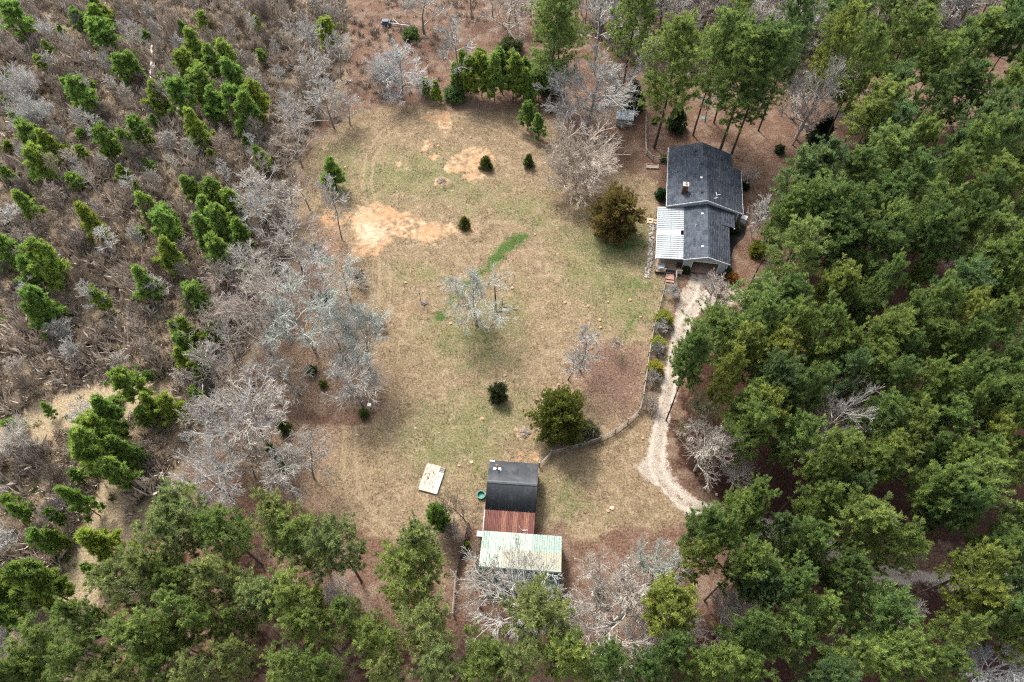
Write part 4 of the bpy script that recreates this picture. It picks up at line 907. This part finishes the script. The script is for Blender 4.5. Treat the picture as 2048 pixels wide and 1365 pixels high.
# cedars and shrubs that stand apart
CED = [('cedar',1232,430,112,9,(.150,.118,.040),'big round cedar with rusty orange tips on green grass left of the patio'),
       ('cedar',1119,836,118,9.6,(.105,.130,.030),'big dense green cedar inside the fence curve above the workshop'),
       ('cedar',996,786,44,3.4,(.050,.062,.028),'small dark rounded cedar alone on the open lawn'),
       ('cone',972,326,29,3.0,(.088,.108,.032),'small cedar beside the right-hand sand patch'), ('cone',1057,322,23,3.2,(.085,.110,.034),'slim cone shaped cedar on the lawn left of the round bare tree'),
       ('cone',929,446,25,2.9,(.09,.110,.032),'small cone cedar at the right tip of the large sand patch'), ('cone',566,853,30,3.0,(.085,.11,.034),'small cedar among bare trees on the left leaf strip'),
       ('shrub',1327,640,38,2.2,(.13,.155,.03),'largest of three round shrubs between fence and gravel drive'), ('shrub',1316,688,30,1.8,(.13,.16,.03),'middle of three round shrubs between fence and gravel drive'),
       ('shrub',1310,738,34,2.0,(.165,.18,.032),'yellowest of three round shrubs between fence and gravel drive'),
       ('darkcedar',1100,150,58,10,(.055,.098,.038),'tall dark cedar at the top edge of the lawn'), ('shrub',910,190,44,2.6,(.055,.098,.04),'low dark evergreen bush under the tall narrow bare tree'),
       ('darkcedar',1266,195,54,8,(.045,.08,.034),'dark cedar behind the small grey shed'), ('darkcedar',1356,235,46,7,(.045,.08,.034),'dark cedar behind the house roof corner'),
       ('darkcedar',1645,262,54,8,(.024,.044,.020),'dark cedar under the white bare tree at the wood edge'), ('shrub',1560,300,20,1.4,(.030,.042,.018),'small dark bush on the brown ground right of the house'),
       ('shrub',1322,390,24,1.9,(.020,.042,.018),'dark clipped shrub against the west wall of the house'), ('shrub',1516,500,36,2.2,(.085,.100,.018),'round yellow green shrub below the tree ring'),
       ('shrub',1466,558,24,1.5,(.115,.060,.022),'rusty brown shrub at the garage corner'), ('shrub',1455,545,20,1.2,(.025,.050,.018),'dark shrub in the mulch at the garage corner'),
       ('shrub',1470,458,22,1.4,(.020,.034,.014),'dark shrub in the mulch under the porch roof'), ('shrub',1372,539,18,.9,(.030,.050,.020),'low dark shrub left of the garage door'),
       ('shrub',1490,372,20,1.6,(.016,.030,.014),'dark hedge shrub against the east wall of the house'), ('shrub',1020,95,50,2.4,(.050,.066,.030),'low green bush at the foot of a bare tree, top centre'),  # hedge shrubs on the east side: deep shade put into their near-black green
       ('shrub',822,70,36,2.0,(.050,.075,.028),'low green bush beside the dark trailer at the top'), ('shrub',728,828,22,1.3,(.055,.075,.025),'small green bush at the foot of a white bare tree'),
       ('shrub',1326,318,14,1.2,(.060,.085,.025),'green bush at the end of the fence by the house'), ('shrub',1309,243,12,1.0,(.050,.075,.025),'small green bush inside the back fence'),
       ('shrub',934,1090,12,1.1,(.12,.19,.03),'bright green sprout on the dark board fence'), ('shrub',927,1102,12,1.0,(.09,.15,.03),'leafy green sprig lower down the dark board fence'),
       ('shrub',1180,862,40,2.2,(.10,.105,.075),'grey green bush tucked against the big cedar by the fence'), ('shrub',628,500,24,1.4,(.055,.068,.028),'olive bush between bare trees left of the sand'),
       ('shrub',650,598,26,1.6,(.040,.050,.025),'dark olive bush under the white bare trees'), ('shrub',623,742,22,1.3,(.05,.075,.03),'green bush below the big white bare tree'), ('shrub',646,770,16,1.2,(.075,.105,.03),'small lighter green bush below the big white bare tree')]
for k, px, py, w_, H, c, lb in CED: place_by_crown(k, px, py, w_, H, c, lb, None)

# leafless trees: base pixel, crown width in pixels, height
WHT, GRY, PNK, DRK = (.44,.425,.395), (.37,.35,.32), (.35,.30,.26), (.22,.18,.15)
LICH = (.41,.43,.375)
TC = (.20,.185,.165)
BARE = [('oak',805,198,112,9,WHT,'wide white bare tree at the top edge of the lawn'), ('slender',912,190,85,15,WHT,'tall narrow white bare tree above a low dark bush'),
 ('oak',1016,80,130,11,GRY,'forked bare tree with crooked limbs at the top centre'), ('oak',848,66,120,10,GRY,'spreading grey bare tree beside the dark trailer'), ('slender',1188,130,85,15,WHT,'upright forked white bare tree between two pines at the top'),
 ('oak',1172,262,160,14,WHT,'tangled white bare tree at the lawn corner before the shed'), ('oak',1206,288,92,9.5,WHT,'grey bare tree on a dark trunk covering the small shed'),
 ('fine',1152,384,140,8.8,(.40,.355,.31),'round fine twigged bare tree on the lawn left of the house'), ('oak',668,256,100,9,WHT,'white bare tree at the upper left lawn corner'), ('slender',682,160,60,10,GRY,'grey bare tree left of the top clearing'),
 ('slender',684,478,62,13,WHT,'tall bare tree with a thick dark trunk beside the large sand patch'), ('oak',545,480,95,10,WHT,'white bare tree at the scrub edge left of the sand'), ('slender',588,470,70,11,WHT,'slim white bare tree at the scrub edge above the leaf strip'),
 ('oak',605,335,95,9,PNK,'pinkish bare tree at the scrub edge above the lawn'), ('oak',605,545,115,11,GRY,'grey bare tree with dark trunk in the left tree row'), ('oak',650,565,100,9,WHT,'white bare tree nearest the lawn in the left tree row'),
 ('oak',545,715,155,13,PNK,'large pinkish bare tree in the left tree row'), ('oak',632,705,150,14,LICH,'largest lichen white bare tree in the left tree row'), ('oak',738,742,125,13,LICH,'leaning white bare tree reaching over the lawn edge'),
 ('oak',727,815,120,9,WHT,'white bare tree with a birdhouse box at its foot'), ('oak',527,876,150,12,WHT,'broad white bare tree above the leaf strip'), ('oak',628,957,105,10,GRY,'grey bare tree at the lower end of the leaf strip'),
 ('oak',588,992,105,10,WHT,'white bare tree just above the lower pines'), ('oak',466,1000,130,12,WHT,'white fan shaped bare tree beside the lower pines'), ('slender',510,955,75,10,PNK,'slim bare tree between two white bare trees at lower left'),
 ('oak',555,800,85,9,PNK,'pinkish bare tree above the open leaf floor'), ('oak',953,650,125,10.5,LICH,'crooked white bare tree in the middle of the lawn'), ('slender',1136,760,66,9,GRY,'left of two grey bare trees on the brown lawn patch'),
 ('slender',1160,742,76,10,GRY,'right of two grey bare trees on the brown lawn patch'), ('slender',1412,630,66,9,PNK,'thin bare tree over the gravel before the garage'), ('sapling',1430,628,50,6,PNK,'little bare tree beside the gravel before the garage'),
 ('sapling',1501,474,64,7,WHT,'white stemmed bare tree in the black mulch ring'), ('sapling',1490,378,36,3.5,PNK,'small bare tree on the brown ground beside the house'), ('oak',935,1050,84,8,DRK,'brown bare tree leaning on the workshop corner'),
 ('fine',905,1072,46,3.2,PNK,'low spiky bare bush on the leaf strip by the workshop'), ('oak',1040,1236,190,12,WHT,'wide white bare tree spreading over the teal barn slope'), ('oak',1205,1262,205,14,WHT,'largest white bare tree right of the barn'),
 ('oak',1298,1190,125,13,LICH,'lichen green white bare tree below the driveway lawn'), ('oak',1425,1270,130,11,GRY,'grey bare tree among pines below the drive'), ('oak',668,1215,100,7,WHT,'low white bare tree between the lower pines'),
 ('slender',1375,868,92,9,(.13,.14,.075),'thin olive twigged tree at the right edge of the gravel drive'), ('slender',1530,600,76,10,(.19,.21,.11),'pale green twigged tree at the wood edge by the garage'), 
 ('slender',1585,290,64,10,PNK,'slim bare tree over the brown clearing right of the house'), ('slender',1690,285,70,11,PNK,'grey pink bare tree behind the bright white one'),
 ('slender',1410,245,50,9,GRY,'bare forked tree just behind the house'), ('oak',1385,40,95,11,GRY,'crooked grey bare tree in the woods at the top'), ('oak',1860,75,100,11,WHT,'white bare tree among pines at the top right'), ('oak',90,215,60,7,WHT,'whitest bare tree in the upper left scrub'),
 ('oak',2042,170,50,9,GRY,'grey bare tree at the right picture edge'), ('fine',60,200,60,5,WHT,'pale fine bare tree at the left edge scrub'), ('fine',85,255,64,5,WHT,'second pale bare tree in the upper left scrub, below the whitest'),
 ('fine',60,900,70,5,WHT,'pale bare bush at the left edge below the grass clearing'), ('fine',30,1300,70,6,WHT,'pale bare bush in the lower left corner'), ('sapling',722,572,42,2.4,(.15,.10,.09),'round purple brown bare bush at the lawn edge'),
 ('sapling',766,662,26,1.5,(.17,.12,.10),'small twiggy brown bush on the lawn'), ('fine',1345,595,30,2,GRY,'grey bare bush beside the fence end by the steps'), ('fine',1320,664,30,2,GRY,'grey bare bush between the upper two round shrubs'),
 ('fine',1312,708,24,2,GRY,'grey bare bush between the lower two round shrubs'), ('fine',1304,766,30,2.2,GRY,'grey bare bush below the yellowest round shrub'), ('fine',1297,815,34,2,PNK,'sparse bare bush at the fence bend'), ('sapling',1228,706,34,3,PNK,'small thin bare tree on the brown lawn patch'),
 ('oak',1460,1230,90,9,GRY,'pale bare tree between pines at the bottom right of centre'), ('oak',1780,1240,60,6,WHT,'small white bare tree below the shaded track'), ('slender',1560,640,50,8,WHT,'little white bare tree between wood edge pines'), ('fine',1890,540,46,6,PNK,'pinkish bare tree top in a gap of the right wood'),
 ('oak',690,1190,70,6,GRY,'greyish low bare tree beside the low white one'), ('oak',1120,1262,110,10,GRY,'grey bare tree between the barn and the largest white one'), ('oak',1275,1290,110,10,WHT,'white bare tree below the largest white one'), ('oak',1345,1290,100,10,GRY,'grey bare tree right of the broad lower pine'), ('oak',1175,1325,90,8,PNK,'pinkish bare tree at the bottom between pines'),
 ('oak',1240,235,90,11,GRY,'grey bare tree left of the dark cedar behind the shed'), ('oak',1130,215,90,9,GRY,'grey bare tree at the lawn corner under the tall pine'), ('slender',1255,170,80,13,GRY,'tall grey bare tree under the second top pine'), ('oak',960,1215,110,8,PNK,'pinkish bare tree below the pale rail fence')]
STRIP = [('oak',470,690,105,10,PNK),('oak',560,600,105,11,WHT),('oak',700,600,95,10,LICH),('oak',492,800,90,8,PNK),('oak',440,770,90,8,GRY),('oak',600,790,110,9,GRY),('oak',690,720,95,11,WHT),('oak',640,640,110,12,WHT),
 ('oak',470,610,95,8,PNK),('oak',500,560,90,8,GRY),('slender',530,430,70,9,WHT),('slender',560,430,65,10,GRY),('oak',575,655,120,12,WHT),('oak',480,745,100,9,GRY),('oak',510,900,120,10,WHT),('oak',450,870,100,9,GRY),('oak',555,915,95,9,WHT),('oak',620,420,70,8,PNK),('oak',600,270,80,8,GRY),('oak',640,200,90,9,GRY),('oak',700,250,70,6,PNK),('fine',770,180,50,4,GRY),('fine',850,190,40,3,PNK),('oak',630,120,80,8,GRY)]
for k, px, py, w_, H, c in STRIP:
    nm = {WHT: 'white', PNK: 'pinkish', GRY: 'grey', LICH: 'lichen pale'}[c]
    place_by_base(k, px, py, w_ * 1.15, H, c, '%s bare tree in the left tree row, foot %s' % (nm, pct(px, py)), 'bare trees of the left tree row', trunk_c=None if k == 'fine' else TC)
for k, px, py, w_, H, c, lb in BARE:
    dark_t = None if k in ('fine', 'sapling') else TC
    if k == 'oak' and c in (WHT, LICH) and w_ > 100: k = 'whiteoak'
    place_by_base(k, px, py, w_ * 1.12, H, c, lb, None, trunk_c=dark_t)

for px, py, w_, H, lb in ((1668,842,130,19,'white fan shaped bare tree in the middle of the right wood'), (1418,890,120,13,'white bare tree inside the driveway curve'), (1480,952,75,8,'smaller white bare tree inside the driveway curve'),
                           (2005,1338,150,14,'white bare tree in the lower right corner'), (1630,186,125,16,'bright white bare tree at the wood edge right of the house')):
    place_by_crown('whiteoak', px, py, w_, H, (.50,.485,.455), lb, None)

# the thin bare woods along the top and the scrub saplings on the left (one thing each)
TOPW = [(1180,-70),(1700,-70),(2100,-70),(2100,40),(1900,90),(1760,70),(1650,110),(1560,140),(1420,110),(1300,110),(1200,90)]
def seen(q, h=0.0):
    a, b = proj(np.array([*q, h])); return -12 < a < 2060 and -4 < b < 1372
for i, q in enumerate(scatter(TOPW, 120, 2.4, 21, lambda q: seen(q, 4.0))):
    a, b = proj(np.array([*q, 0])); c = (GRY, PNK, WHT, GRY)[i % 4]
    plant('slender', *q, tr_rng.uniform(10, 15), tr_rng.uniform(5.5, 9), c, '%s bare tree at the top, %s' % (('grey', 'pinkish', 'pale', 'grey')[i % 4], pct(a, b)), 'bare trees in the woods at the top', trunk_c=(.11,.10,.09))
for i, q in enumerate(scatter([(690,-60),(1240,-60),(1230,60),(1060,50),(900,30),(700,20)], 34, 3.6, 22, lambda q: seen(q, 4.0))):
    a, b = proj(np.array([*q, 0]))
    plant('oak', *q, tr_rng.uniform(8, 11), tr_rng.uniform(6, 9), (GRY, PNK)[i % 2], '%s bare tree at the top, %s' % (('grey', 'pinkish')[i % 2], pct(a, b)), 'bare trees in the woods at the top', trunk_c=(.13,.12,.11))
SCRUB = [(-60,-60),(690,-60),(690,60),(640,230),(590,330),(585,450),(560,560),(500,690),(440,780),(400,860),(330,960),(260,1040),(150,1180),(60,1250),(-60,1330)]
def off_clear(q): return seen(q, 1.5) and sdist(q[None], W2(CLEAR))[0] < -2 and min(ldist(q[None], W2(t))[0] for t in PATH) > 4.5
for i, q in enumerate(scatter(SCRUB, 190, 4.2, 23, off_clear)):
    a, b = proj(np.array([*q, 0])); nm = ('pinkish', 'grey', 'brown', 'pale')[i % 4]
    k = ('sapling', 'sapling', 'fine', 'slender')[i % 4 if i % 7 else 3]
    h = tr_rng.uniform(3.0, 6.2)
    plant(k, *q, h * (1.5 if k == 'slender' else 1), tr_rng.uniform(2.6, 4.6), (PNK, GRY, DRK, WHT)[i % 4], '%s bare sapling in the scrub, %s' % (nm, pct(a, b)), 'bare saplings in the scrub')

# brush: countless thin stems, one mass
def brush(name, poly, n, seed, hgt, c, ok=None, stems=26, mind=0.0, wd=(.02,.045)):
    r = np.random.default_rng(seed); Pw = W2(poly); lo, hi = Pw.min(0), Pw.max(0)
    q = r.uniform(lo, hi, (n * 3, 2)); q = q[sdist(q, Pw) > 0]
    if ok is not None: q = q[ok(q)]
    q = q[:n]; N = len(q); clump = np.abs(np.sin(q[:,0]*.21 + 1.3*np.sin(q[:,1]*.17)) * np.cos(q[:,1]*.19 + q[:,0]*.07))
    h = r.uniform(*hgt, N) * (.45 + .9 * clump)
    b = np.repeat(np.c_[q, np.zeros(N)], stems, 0) + np.c_[r.normal(0, .28, (N*stems, 2)), np.zeros(N*stems)]
    hh = np.repeat(h, stems) * r.uniform(.35, 1.1, N*stems)
    d = nrm(np.c_[r.normal(0, .42, (N*stems, 2)), np.ones(N*stems)]); sd_ = nrm(np.cross(d, r.normal(0, 1, d.shape)))
    W = r.uniform(*wd, (N*stems, 1)); mid = b + d*hh[:,None]*.55 + r.normal(0, .07, b.shape); tip = mid + nrm(d + r.normal(0, .35, d.shape))*hh[:,None]*.5
    V = np.stack([b - sd_*W, b + sd_*W, mid + sd_*W*.7, tip], 1).reshape(-1, 3); i = np.arange(N*stems)*4
    me = mesh_np(name, V, np.stack([i, i+1, i+2, i+3], 1), c, np.repeat(np.clip(r.normal(.45,.25,N),0,1), stems))
    o = stuff(link(name, me)); return o
M_BRUSH = tinted('dead_brush', (.19,.152,.118), (.50,.43,.36)); M_STRAW = tinted('dead_grass_stalks', (.26,.20,.12), (.50,.41,.27))
M_WEED = tinted('green_weeds', (.07,.10,.03), (.16,.20,.06))
okc = lambda q: (sdist(q, W2(CLEAR)) < -.5) & (np.min([ldist(q, W2(t)) for t in PATH], axis=0) > 2.7)
b = brush('brush', SCRUB, 7500, 31, (1.0, 2.8), M_BRUSH, okc); b['label'] = 'tangled grey brown brush covering the cut-over land on the left'; b['category'] = 'brush'
b = brush('dead_grass', SCRUB, 3800, 32, (.4, .9), M_STRAW, okc, 18); b['label'] = 'tan dead grass between the brush on the left'; b['category'] = 'grass'
b = brush('weeds', SCRUB, 420, 33, (.5, 1.2), M_WEED, None, 30, wd=(.04,.08)); b['label'] = 'low green weeds and briars dotted through the scrub'; b['category'] = 'weeds'
b = brush('undergrowth', [(600,200),(690,0),(1100,0),(1100,30),(900,60),(880,190),(800,200),(700,215)], 420, 34, (.5,1.4), M_BRUSH); b['label'] = 'grey brown undergrowth at the top edge of the lawn'; b['category'] = 'undergrowth'

# ------------------------------------------------------------------ small things
def rock_mesh(seed, m):
    r = np.random.default_rng(seed); import bmesh
    bm = bmesh.new(); bmesh.ops.create_icosphere(bm, subdivisions=2, radius=1)
    ph = r.uniform(0, 6, 6)
    for v in bm.verts:
        c = v.co; f = 1 + .18*math.sin(2.6*c.x + ph[0])*math.cos(2.2*c.y + ph[1]) + .14*math.sin(3.3*c.z + ph[2] + c.x*2) + r.normal(0, .05)
        v.co = c * f; v.co.z = max(-.35, v.co.z)
    me = bpy.data.meshes.new('rock'); bm.to_mesh(me); bm.free(); me.materials.append(m); return me
ROCKS = [rock_mesh(i, M_STONE if i % 3 else simple('white_quartz_stone', (.27,.26,.245), .85, 3, .3)) for i in range(6)]
def rock(x, y, r, label, group, me=None):
    o = link('rock', me or ROCKS[random.randrange(6)], None, (x, y, r * .18), random.uniform(0, 6))
    o.scale = (r * random.uniform(.8, 1.25), r * random.uniform(.8, 1.2), r * random.uniform(.5, .8)); return tag(o, label, 'rock', group)
for i in range(86):
    yl = -2.2 + 13.0 * (i // 2) / 43 + random.uniform(-.1, .1); xl = -4.85 - (.42 if i % 2 else 0) + random.uniform(-.13, .13) - (.35 if yl < 0 else 0)
    x, y, _ = hw(xl, yl); rock(x, y, random.uniform(.16, .30), 'pale fieldstone in the loose stone edging west of the patio roof', 'stone edging of the patio')
RK2 = [rock_mesh(20 + i, M_STONE2) for i in range(3)]
STUMP = MB().lathe([(.30,0),(.24,.06),(.22,.2),(.0,.21)], 11).mesh('stump', M_STUMP)
for px, py, lb in ((1130,606,'orange cut stump right of the grass swale'), (1216,605,'leftmost of two orange stumps by the green patch'), (1260,601,'rightmost of two orange stumps by the green patch'), (1281,635,'orange stump near the fence above the round shrubs'),
                   (1199,641,'pale stump below the green patch'), (1176,613,'small pale stump left of the two orange ones'), (1201,656,'pale stump above the two grey bare trees'), (1182,697,'pale stump beside the right grey bare tree'),
                   (1117,770,'orange stump left of the big green cedar top'), (1285,878,'pale stump on the grass inside the drive curve'), (1024,577,'pale stump right of the thin dead tree'), (901,648,'pale stump left of the middle green patch'),
                   (965,838,'yellowish stump below the small dark cedar'), (918,932,'orange stump between the white platform and the workshop'), (686,294,'orange stump on the lawn below the upper left white tree'), (877,293,'small orange stump between two small sand spots'),
                   (941,276,'pair stump, left, above the right sand patch'), (1216,1023,'pale stump on the grass right of the workshop'), (1070,470,'orange stump at the head of the grass swale')):
    o = link('tree_stump', STUMP, None, tuple(at(px, py)), random.uniform(0, 6)); k_ = random.uniform(.7, 1.15); o.scale = (k_, k_, 1); tag(o, lb, 'stump', 'cut stumps on the lawn')
for px, py, r_, lb in ((812,566,.45,'pale flat rock above the birdhouse pole'), (846,584,.3,'pale rock just above the birdhouse pole'), (1010,752,.35,'upper pale rock above the small dark cedar'), (1009,763,.28,'lower pale rock above the small dark cedar'),
                       (1224,1017,.45,'sandy rock by the pale stump right of the workshop'), (1046,868,.5,'sandy rock on the debris mound above the workshop'), (943,925,.35,'pale rock in the green grass by the workshop'), (831,857,.3,'pale rock on the lawn left of centre bottom'),
                       (878,866,.25,'small pale rock on the lawn below the middle'), (846,648,.3,'long pale rock on the lawn under the birdhouse pole'), (1083,657,.22,'small dark rock on the open lawn'), (690,335,.35,'pale rock by the lone young pine'), (1433,990,.4,'pale rock on the dark leaf floor inside the drive curve'), (714,871,.4,'pinkish rock by the lower left tyre track')):
    p = at(px, py); rock(p[0], p[1], r_ * .6, lb, 'loose rocks on the lawn', RK2[random.randrange(3)])
def mound(name, px, py, rx, ry, h, m, label, cat, seed):
    r = np.random.default_rng(seed); p = at(px, py); mb = MB(); n = 18; prof = [(1,0),(.8,.35),(.5,.75),(.2,1)]
    vs = [(rx*a*math.cos(t)*(1+.16*math.sin(3*t+seed)) + r.normal(0,.05), ry*a*math.sin(t)*(1+.14*math.cos(4*t)) + r.normal(0,.05), h*z + (r.normal(0,.06) if z else -.01)) for a, z in prof for t in np.linspace(0, 2*math.pi, n, endpoint=False)]
    mb.add(vs, [(i*n+k, i*n+(k+1) % n, (i+1)*n+(k+1) % n, (i+1)*n+k) for i in range(3) for k in range(n)] + [tuple(range(3*n, 4*n))])
    t = thing(name, label, cat, (p[0], p[1], 0)); mb.build('earth', m, t); st_ = MB()
    for i in range(26):
        a = r.uniform(0, 6.28); q = r.uniform(0, .8); x, y = rx*q*math.cos(a), ry*q*math.sin(a); b = r.uniform(0, 6.28); L = r.uniform(.2, .5)
        z = h*(1-q)+.05; st_.bar((x, y, z), (x+L*math.cos(b), y+L*math.sin(b), z+r.uniform(-.05,.1)), .05, .04)
    stuff(st_.build('sticks', M_GREYWOOD, t)); return t
M_ASH = simple('pale_earth', (.34,.27,.20), .95, 4, .4, c2=(.10,.075,.06))
mound('debris_mound', 1049, 866, 1.0, .95, .45, M_ASH, 'pale mound of earth and sticks on the lawn left of the big cedar', 'mound', 1)
mound('stump_mound', 882, 362, .9, .8, .35, M_ASH, 'sandy ring shaped mound with a dark rotten centre below the small sand spots', 'mound', 2)
mound('stump_mound', 848, 606, .85, .6, .3, M_ASH, 'low brown mound at the foot of the birdhouse pole', 'mound', 3)
mound('root_mass', 672, 240, 1.5, 1.2, .9, simple('brown_roots', (.13,.095,.075), .95, 3, .5), 'brown upturned root mass beside the upper left white bare tree', 'root mass', 4)
bp = thing('birdhouse_pole', 'thin pole with a cross arm and pale bird gourds on the lawn', 'birdhouse pole', at(842, 604))
MB().tube([(0,0,0),(0,0,2.9)], .05, 7).build('pole', M_DARKWOOD, bp); MB().bar((-.6,0,2.8),(.6,0,2.8),.08,.08).build('cross_arm', M_GREYWOOD, bp)
for x in (-.55, -.1, .5): MB().lathe([(0,0),(.16,.08),(.19,.2),(.12,.36),(.04,.48),(0,.5)], 9, (x,0,2.28)).build('gourd', simple('cream_gourd', (.55,.53,.36), .6, 3, .2), bp)
wb = thing('nest_box', 'small white box on a short post at the foot of the white bare tree', 'box', at(741, 817))
MB().box(-.06,.06,-.06,.06,0,.7).build('post', M_DARKWOOD, wb); MB().box(-.25,.25,-.25,.25,.7,1.15).build('box', M_WHITE, wb); MB().box(-.08,.08,-.256,-.25,.86,1.0).build('hole', M_BLACK, wb)
bb = thing('black_bin', 'black open box with a brown board beside it in the left tree row', 'bin', at(503, 778), .3)
mbb = MB()
for q in ((-.8,.8,-.6,-.52,0,.8), (-.8,.8,.52,.6,0,.8), (-.8,-.72,-.515,.515,0,.8), (.72,.8,-.515,.515,0,.8)): mbb.box(*q)
mbb.box(-.715,.715,-.515,.515,.0,.05).build('box', M_BLACK, bb); MB().bar((.9,-.8,.3),(1.0,1.0,.9),.3,.06).build('board', M_STUMP, bb)
ct = thing('farm_cart', 'dark cart with a pale forked pole lying at the top clearing', 'cart', at(776, 51), -.06)
MB().box(-1.3,.6,-.75,.75,.45,.95).box(-1.1,.3,-.55,.55,.953,1.25).build('body', simple('blue_black_cover', (.03,.05,.07), .5, 2, .3), ct)
for y in (-.9, .9):
    wl = MB().tube([(.2,y-.12,.4),(.2,y+.12,.4)], .4, 14).build('wheel', M_BLACK, ct); MB().tube([(.2,y-.13,.4),(.2,y+.13,.4)], .2, 10).build('rim', M_WHITE, wl)
MB().bar((.6,0,.55),(5.0,-.5,.4),.16,.14).bar((2.6,-.2,.5),(1.0,1.6,.6),.14,.12).build('pole', M_METAL, ct)
def log(px0, py0, px1, py1, r0, r1, z, c, label):
    a = at(px0, py0); b = at(px1, py1); n = 7; t = thing('fallen_log', label, 'log', tuple(a)); d = b - a; g = np.random.default_rng(int(px0))
    P = [d * f + np.array([g.normal(0,.06), g.normal(0,.06), z]) for f in np.linspace(0, 1, n)]
    MB().tube(P, list(np.linspace(r0, r1, n)), 9).build('trunk', c, t)
    for f in (.7, .85):
        p = d * f + np.array([0,0,z]); MB().tube([p, p + np.array([g.normal(0,1.0), g.normal(0,.5), .5])], [.07,.03], 5).build('branch', c, t)
M_PALEW = simple('bare_pale_wood', (.56,.50,.43), .8, 2, .3)
log(304, 178, 305, 96, .34, .22, .45, M_PALEW, 'thick pale fallen trunk lying among the upper left scrub')
log(309, 172, 310, 108, .18, .10, .35, simple('grey_dead_wood', (.36,.36,.36), .85, 3, .4), 'thin grey fallen trunk beside the thick pale one')
def twiggy(name, px, py, L, ang, label, cat, rise=.25, seed=0, c=M_GREYWOOD):
    r = np.random.default_rng(seed); p = at(px, py)
    b1 = grow(r, np.array([[0,0,.12]]), np.array([[math.cos(ang), math.sin(ang), rise]]), np.array([L]), 7, .14, -.02)
    i = np.zeros(16, int); q, d = on(b1, i, r.uniform(.25, 1, 16)); b2 = grow(r, q, spread(r, d, r.uniform(.4,.9,16)), r.uniform(.15,.35,16)*L, 4, .18, 0)
    b2[..., 2] = np.maximum(b2[..., 2], .04); b1[..., 2] = np.maximum(b1[..., 2], .06)
    V, F = cat_([tubes(b1, .07, .02, 6), tubes(b2, .035, .015, 4)]); o = link(name, mesh_np(name, V, F, c), None, (p[0], p[1], 0)); return tag(o, label, cat)
cat_ = cat
twiggy('fallen_branch', 980, 652, 4.2, .42, 'lowest fallen branch on the lawn right of the crooked white tree', 'branch', .05, 1)
twiggy('fallen_branch', 985, 640, 3.6, .62, 'middle fallen branch below the thin dead tree', 'branch', .05, 2, M_DARKWOOD)
twiggy('fallen_branch', 998, 615, 3.0, .28, 'short fallen branch right of the thin dead tree foot', 'branch', .05, 3, M_DARKWOOD)
# thin dead tree with one arching limb
dt = thing('dead_tree', 'thin dead tree with one arching limb right of the crooked white tree', 'dead tree', at(992, 622)); r_ = np.random.default_rng(9)
tk = grow(r_, np.zeros((1,3)), np.array([[0,0.02,1.]]), np.array([6.2]), 8, .04, .02)
link('trunk', mesh_np('trunk', *tubes(tk, .17, .07, 7), M_DARKWOOD), dt)
lm = np.array([[[0,0,5.0],[.5,.1,5.3],[1.4,.2,5.6],[2.5,.3,6.2],[3.1,.5,7.2],[3.0,.8,8.2]], [[0,.1,6.1],[.1,.4,6.9],[.5,.8,7.5],[1.2,1.0,7.9],[1.7,1.3,8.0],[2.0,1.5,8.2]]])
q, d = on(lm, np.repeat([0,1], 14), r_.uniform(.3, 1, 28)); tw_ = grow(r_, q, spread(r_, d, r_.uniform(.4,1,28)), r_.uniform(.3,.9,28), 3, .2, .1)
link('branch', mesh_np('branch', *cat_([tubes(lm, .08, .03, 5), tubes(tw_, .03, .015, 3)]), M_GREYWOOD), dt)
lid = link('plastic_disc', MB().lathe([(0,.05),(.38,.05),(.42,.0),(.5,.0),(.5,.05),(.42,.10),(0,.10)], 16).mesh('plastic_disc', M_TEAL), None, tuple(at(1408.5, 237))); tag(lid, 'round teal disc lying on the leaves behind the house', 'disc')

b = brush('undergrowth', [(1240,-40),(2080,-40),(2080,50),(1900,80),(1700,60),(1640,140),(1600,220),(1420,160),(1300,150),(1230,110),(1160,60)], 2400, 35, (.6,2.2), M_BRUSH); b['label'] = 'grey brown undergrowth in the bare woods at the top'; b['category'] = 'undergrowth'

def tuft_field():
    r = np.random.default_rng(77); Pw = W2(YARD); lo, hi = Pw.min(0), Pw.max(0)
    q = r.uniform(lo, hi, (60000, 2)); q = q[sdist(q, Pw) > .3]
    bad = np.max([sdist(q, W2(p)) for p in SAND[:6]] + [sdist(q, W2(DRIVE))], axis=0); q = q[bad < -.2]
    f = np.sin(q[:,0]*.9 + 2*np.sin(q[:,1]*.5)) + np.sin(q[:,1]*1.1 + 1.7*np.sin(q[:,0]*.6)) + r.normal(0, .8, len(q)); q = q[f > .2][:16000]
    g = np.max([sdist(q, W2(p)) for p in GREEN], axis=0); N = len(q)
    V, F, T = tufts(r, np.c_[q, np.full(N, .01)], np.tile([0,0,1.], (N,1)), 6, (.10,.26), (.03,.06), .3, 1.3, .09)
    V[:, 2] = np.maximum(V[:, 2], .006)
    kind_ = np.repeat(np.where((g > 0) & (r.random(N) < .5), 1, 0), 6)
    return mesh_np('grass_tufts', V, F, [tinted('straw_tufts', (.085,.062,.036), (.27,.21,.135)), tinted('green_tufts', (.045,.055,.018), (.135,.15,.055))], T, kind_)
gt = stuff(link('grass_tufts', tuft_field())); gt['label'] = 'dry winter grass tufts all over the mown lawn'; gt['category'] = 'grass'
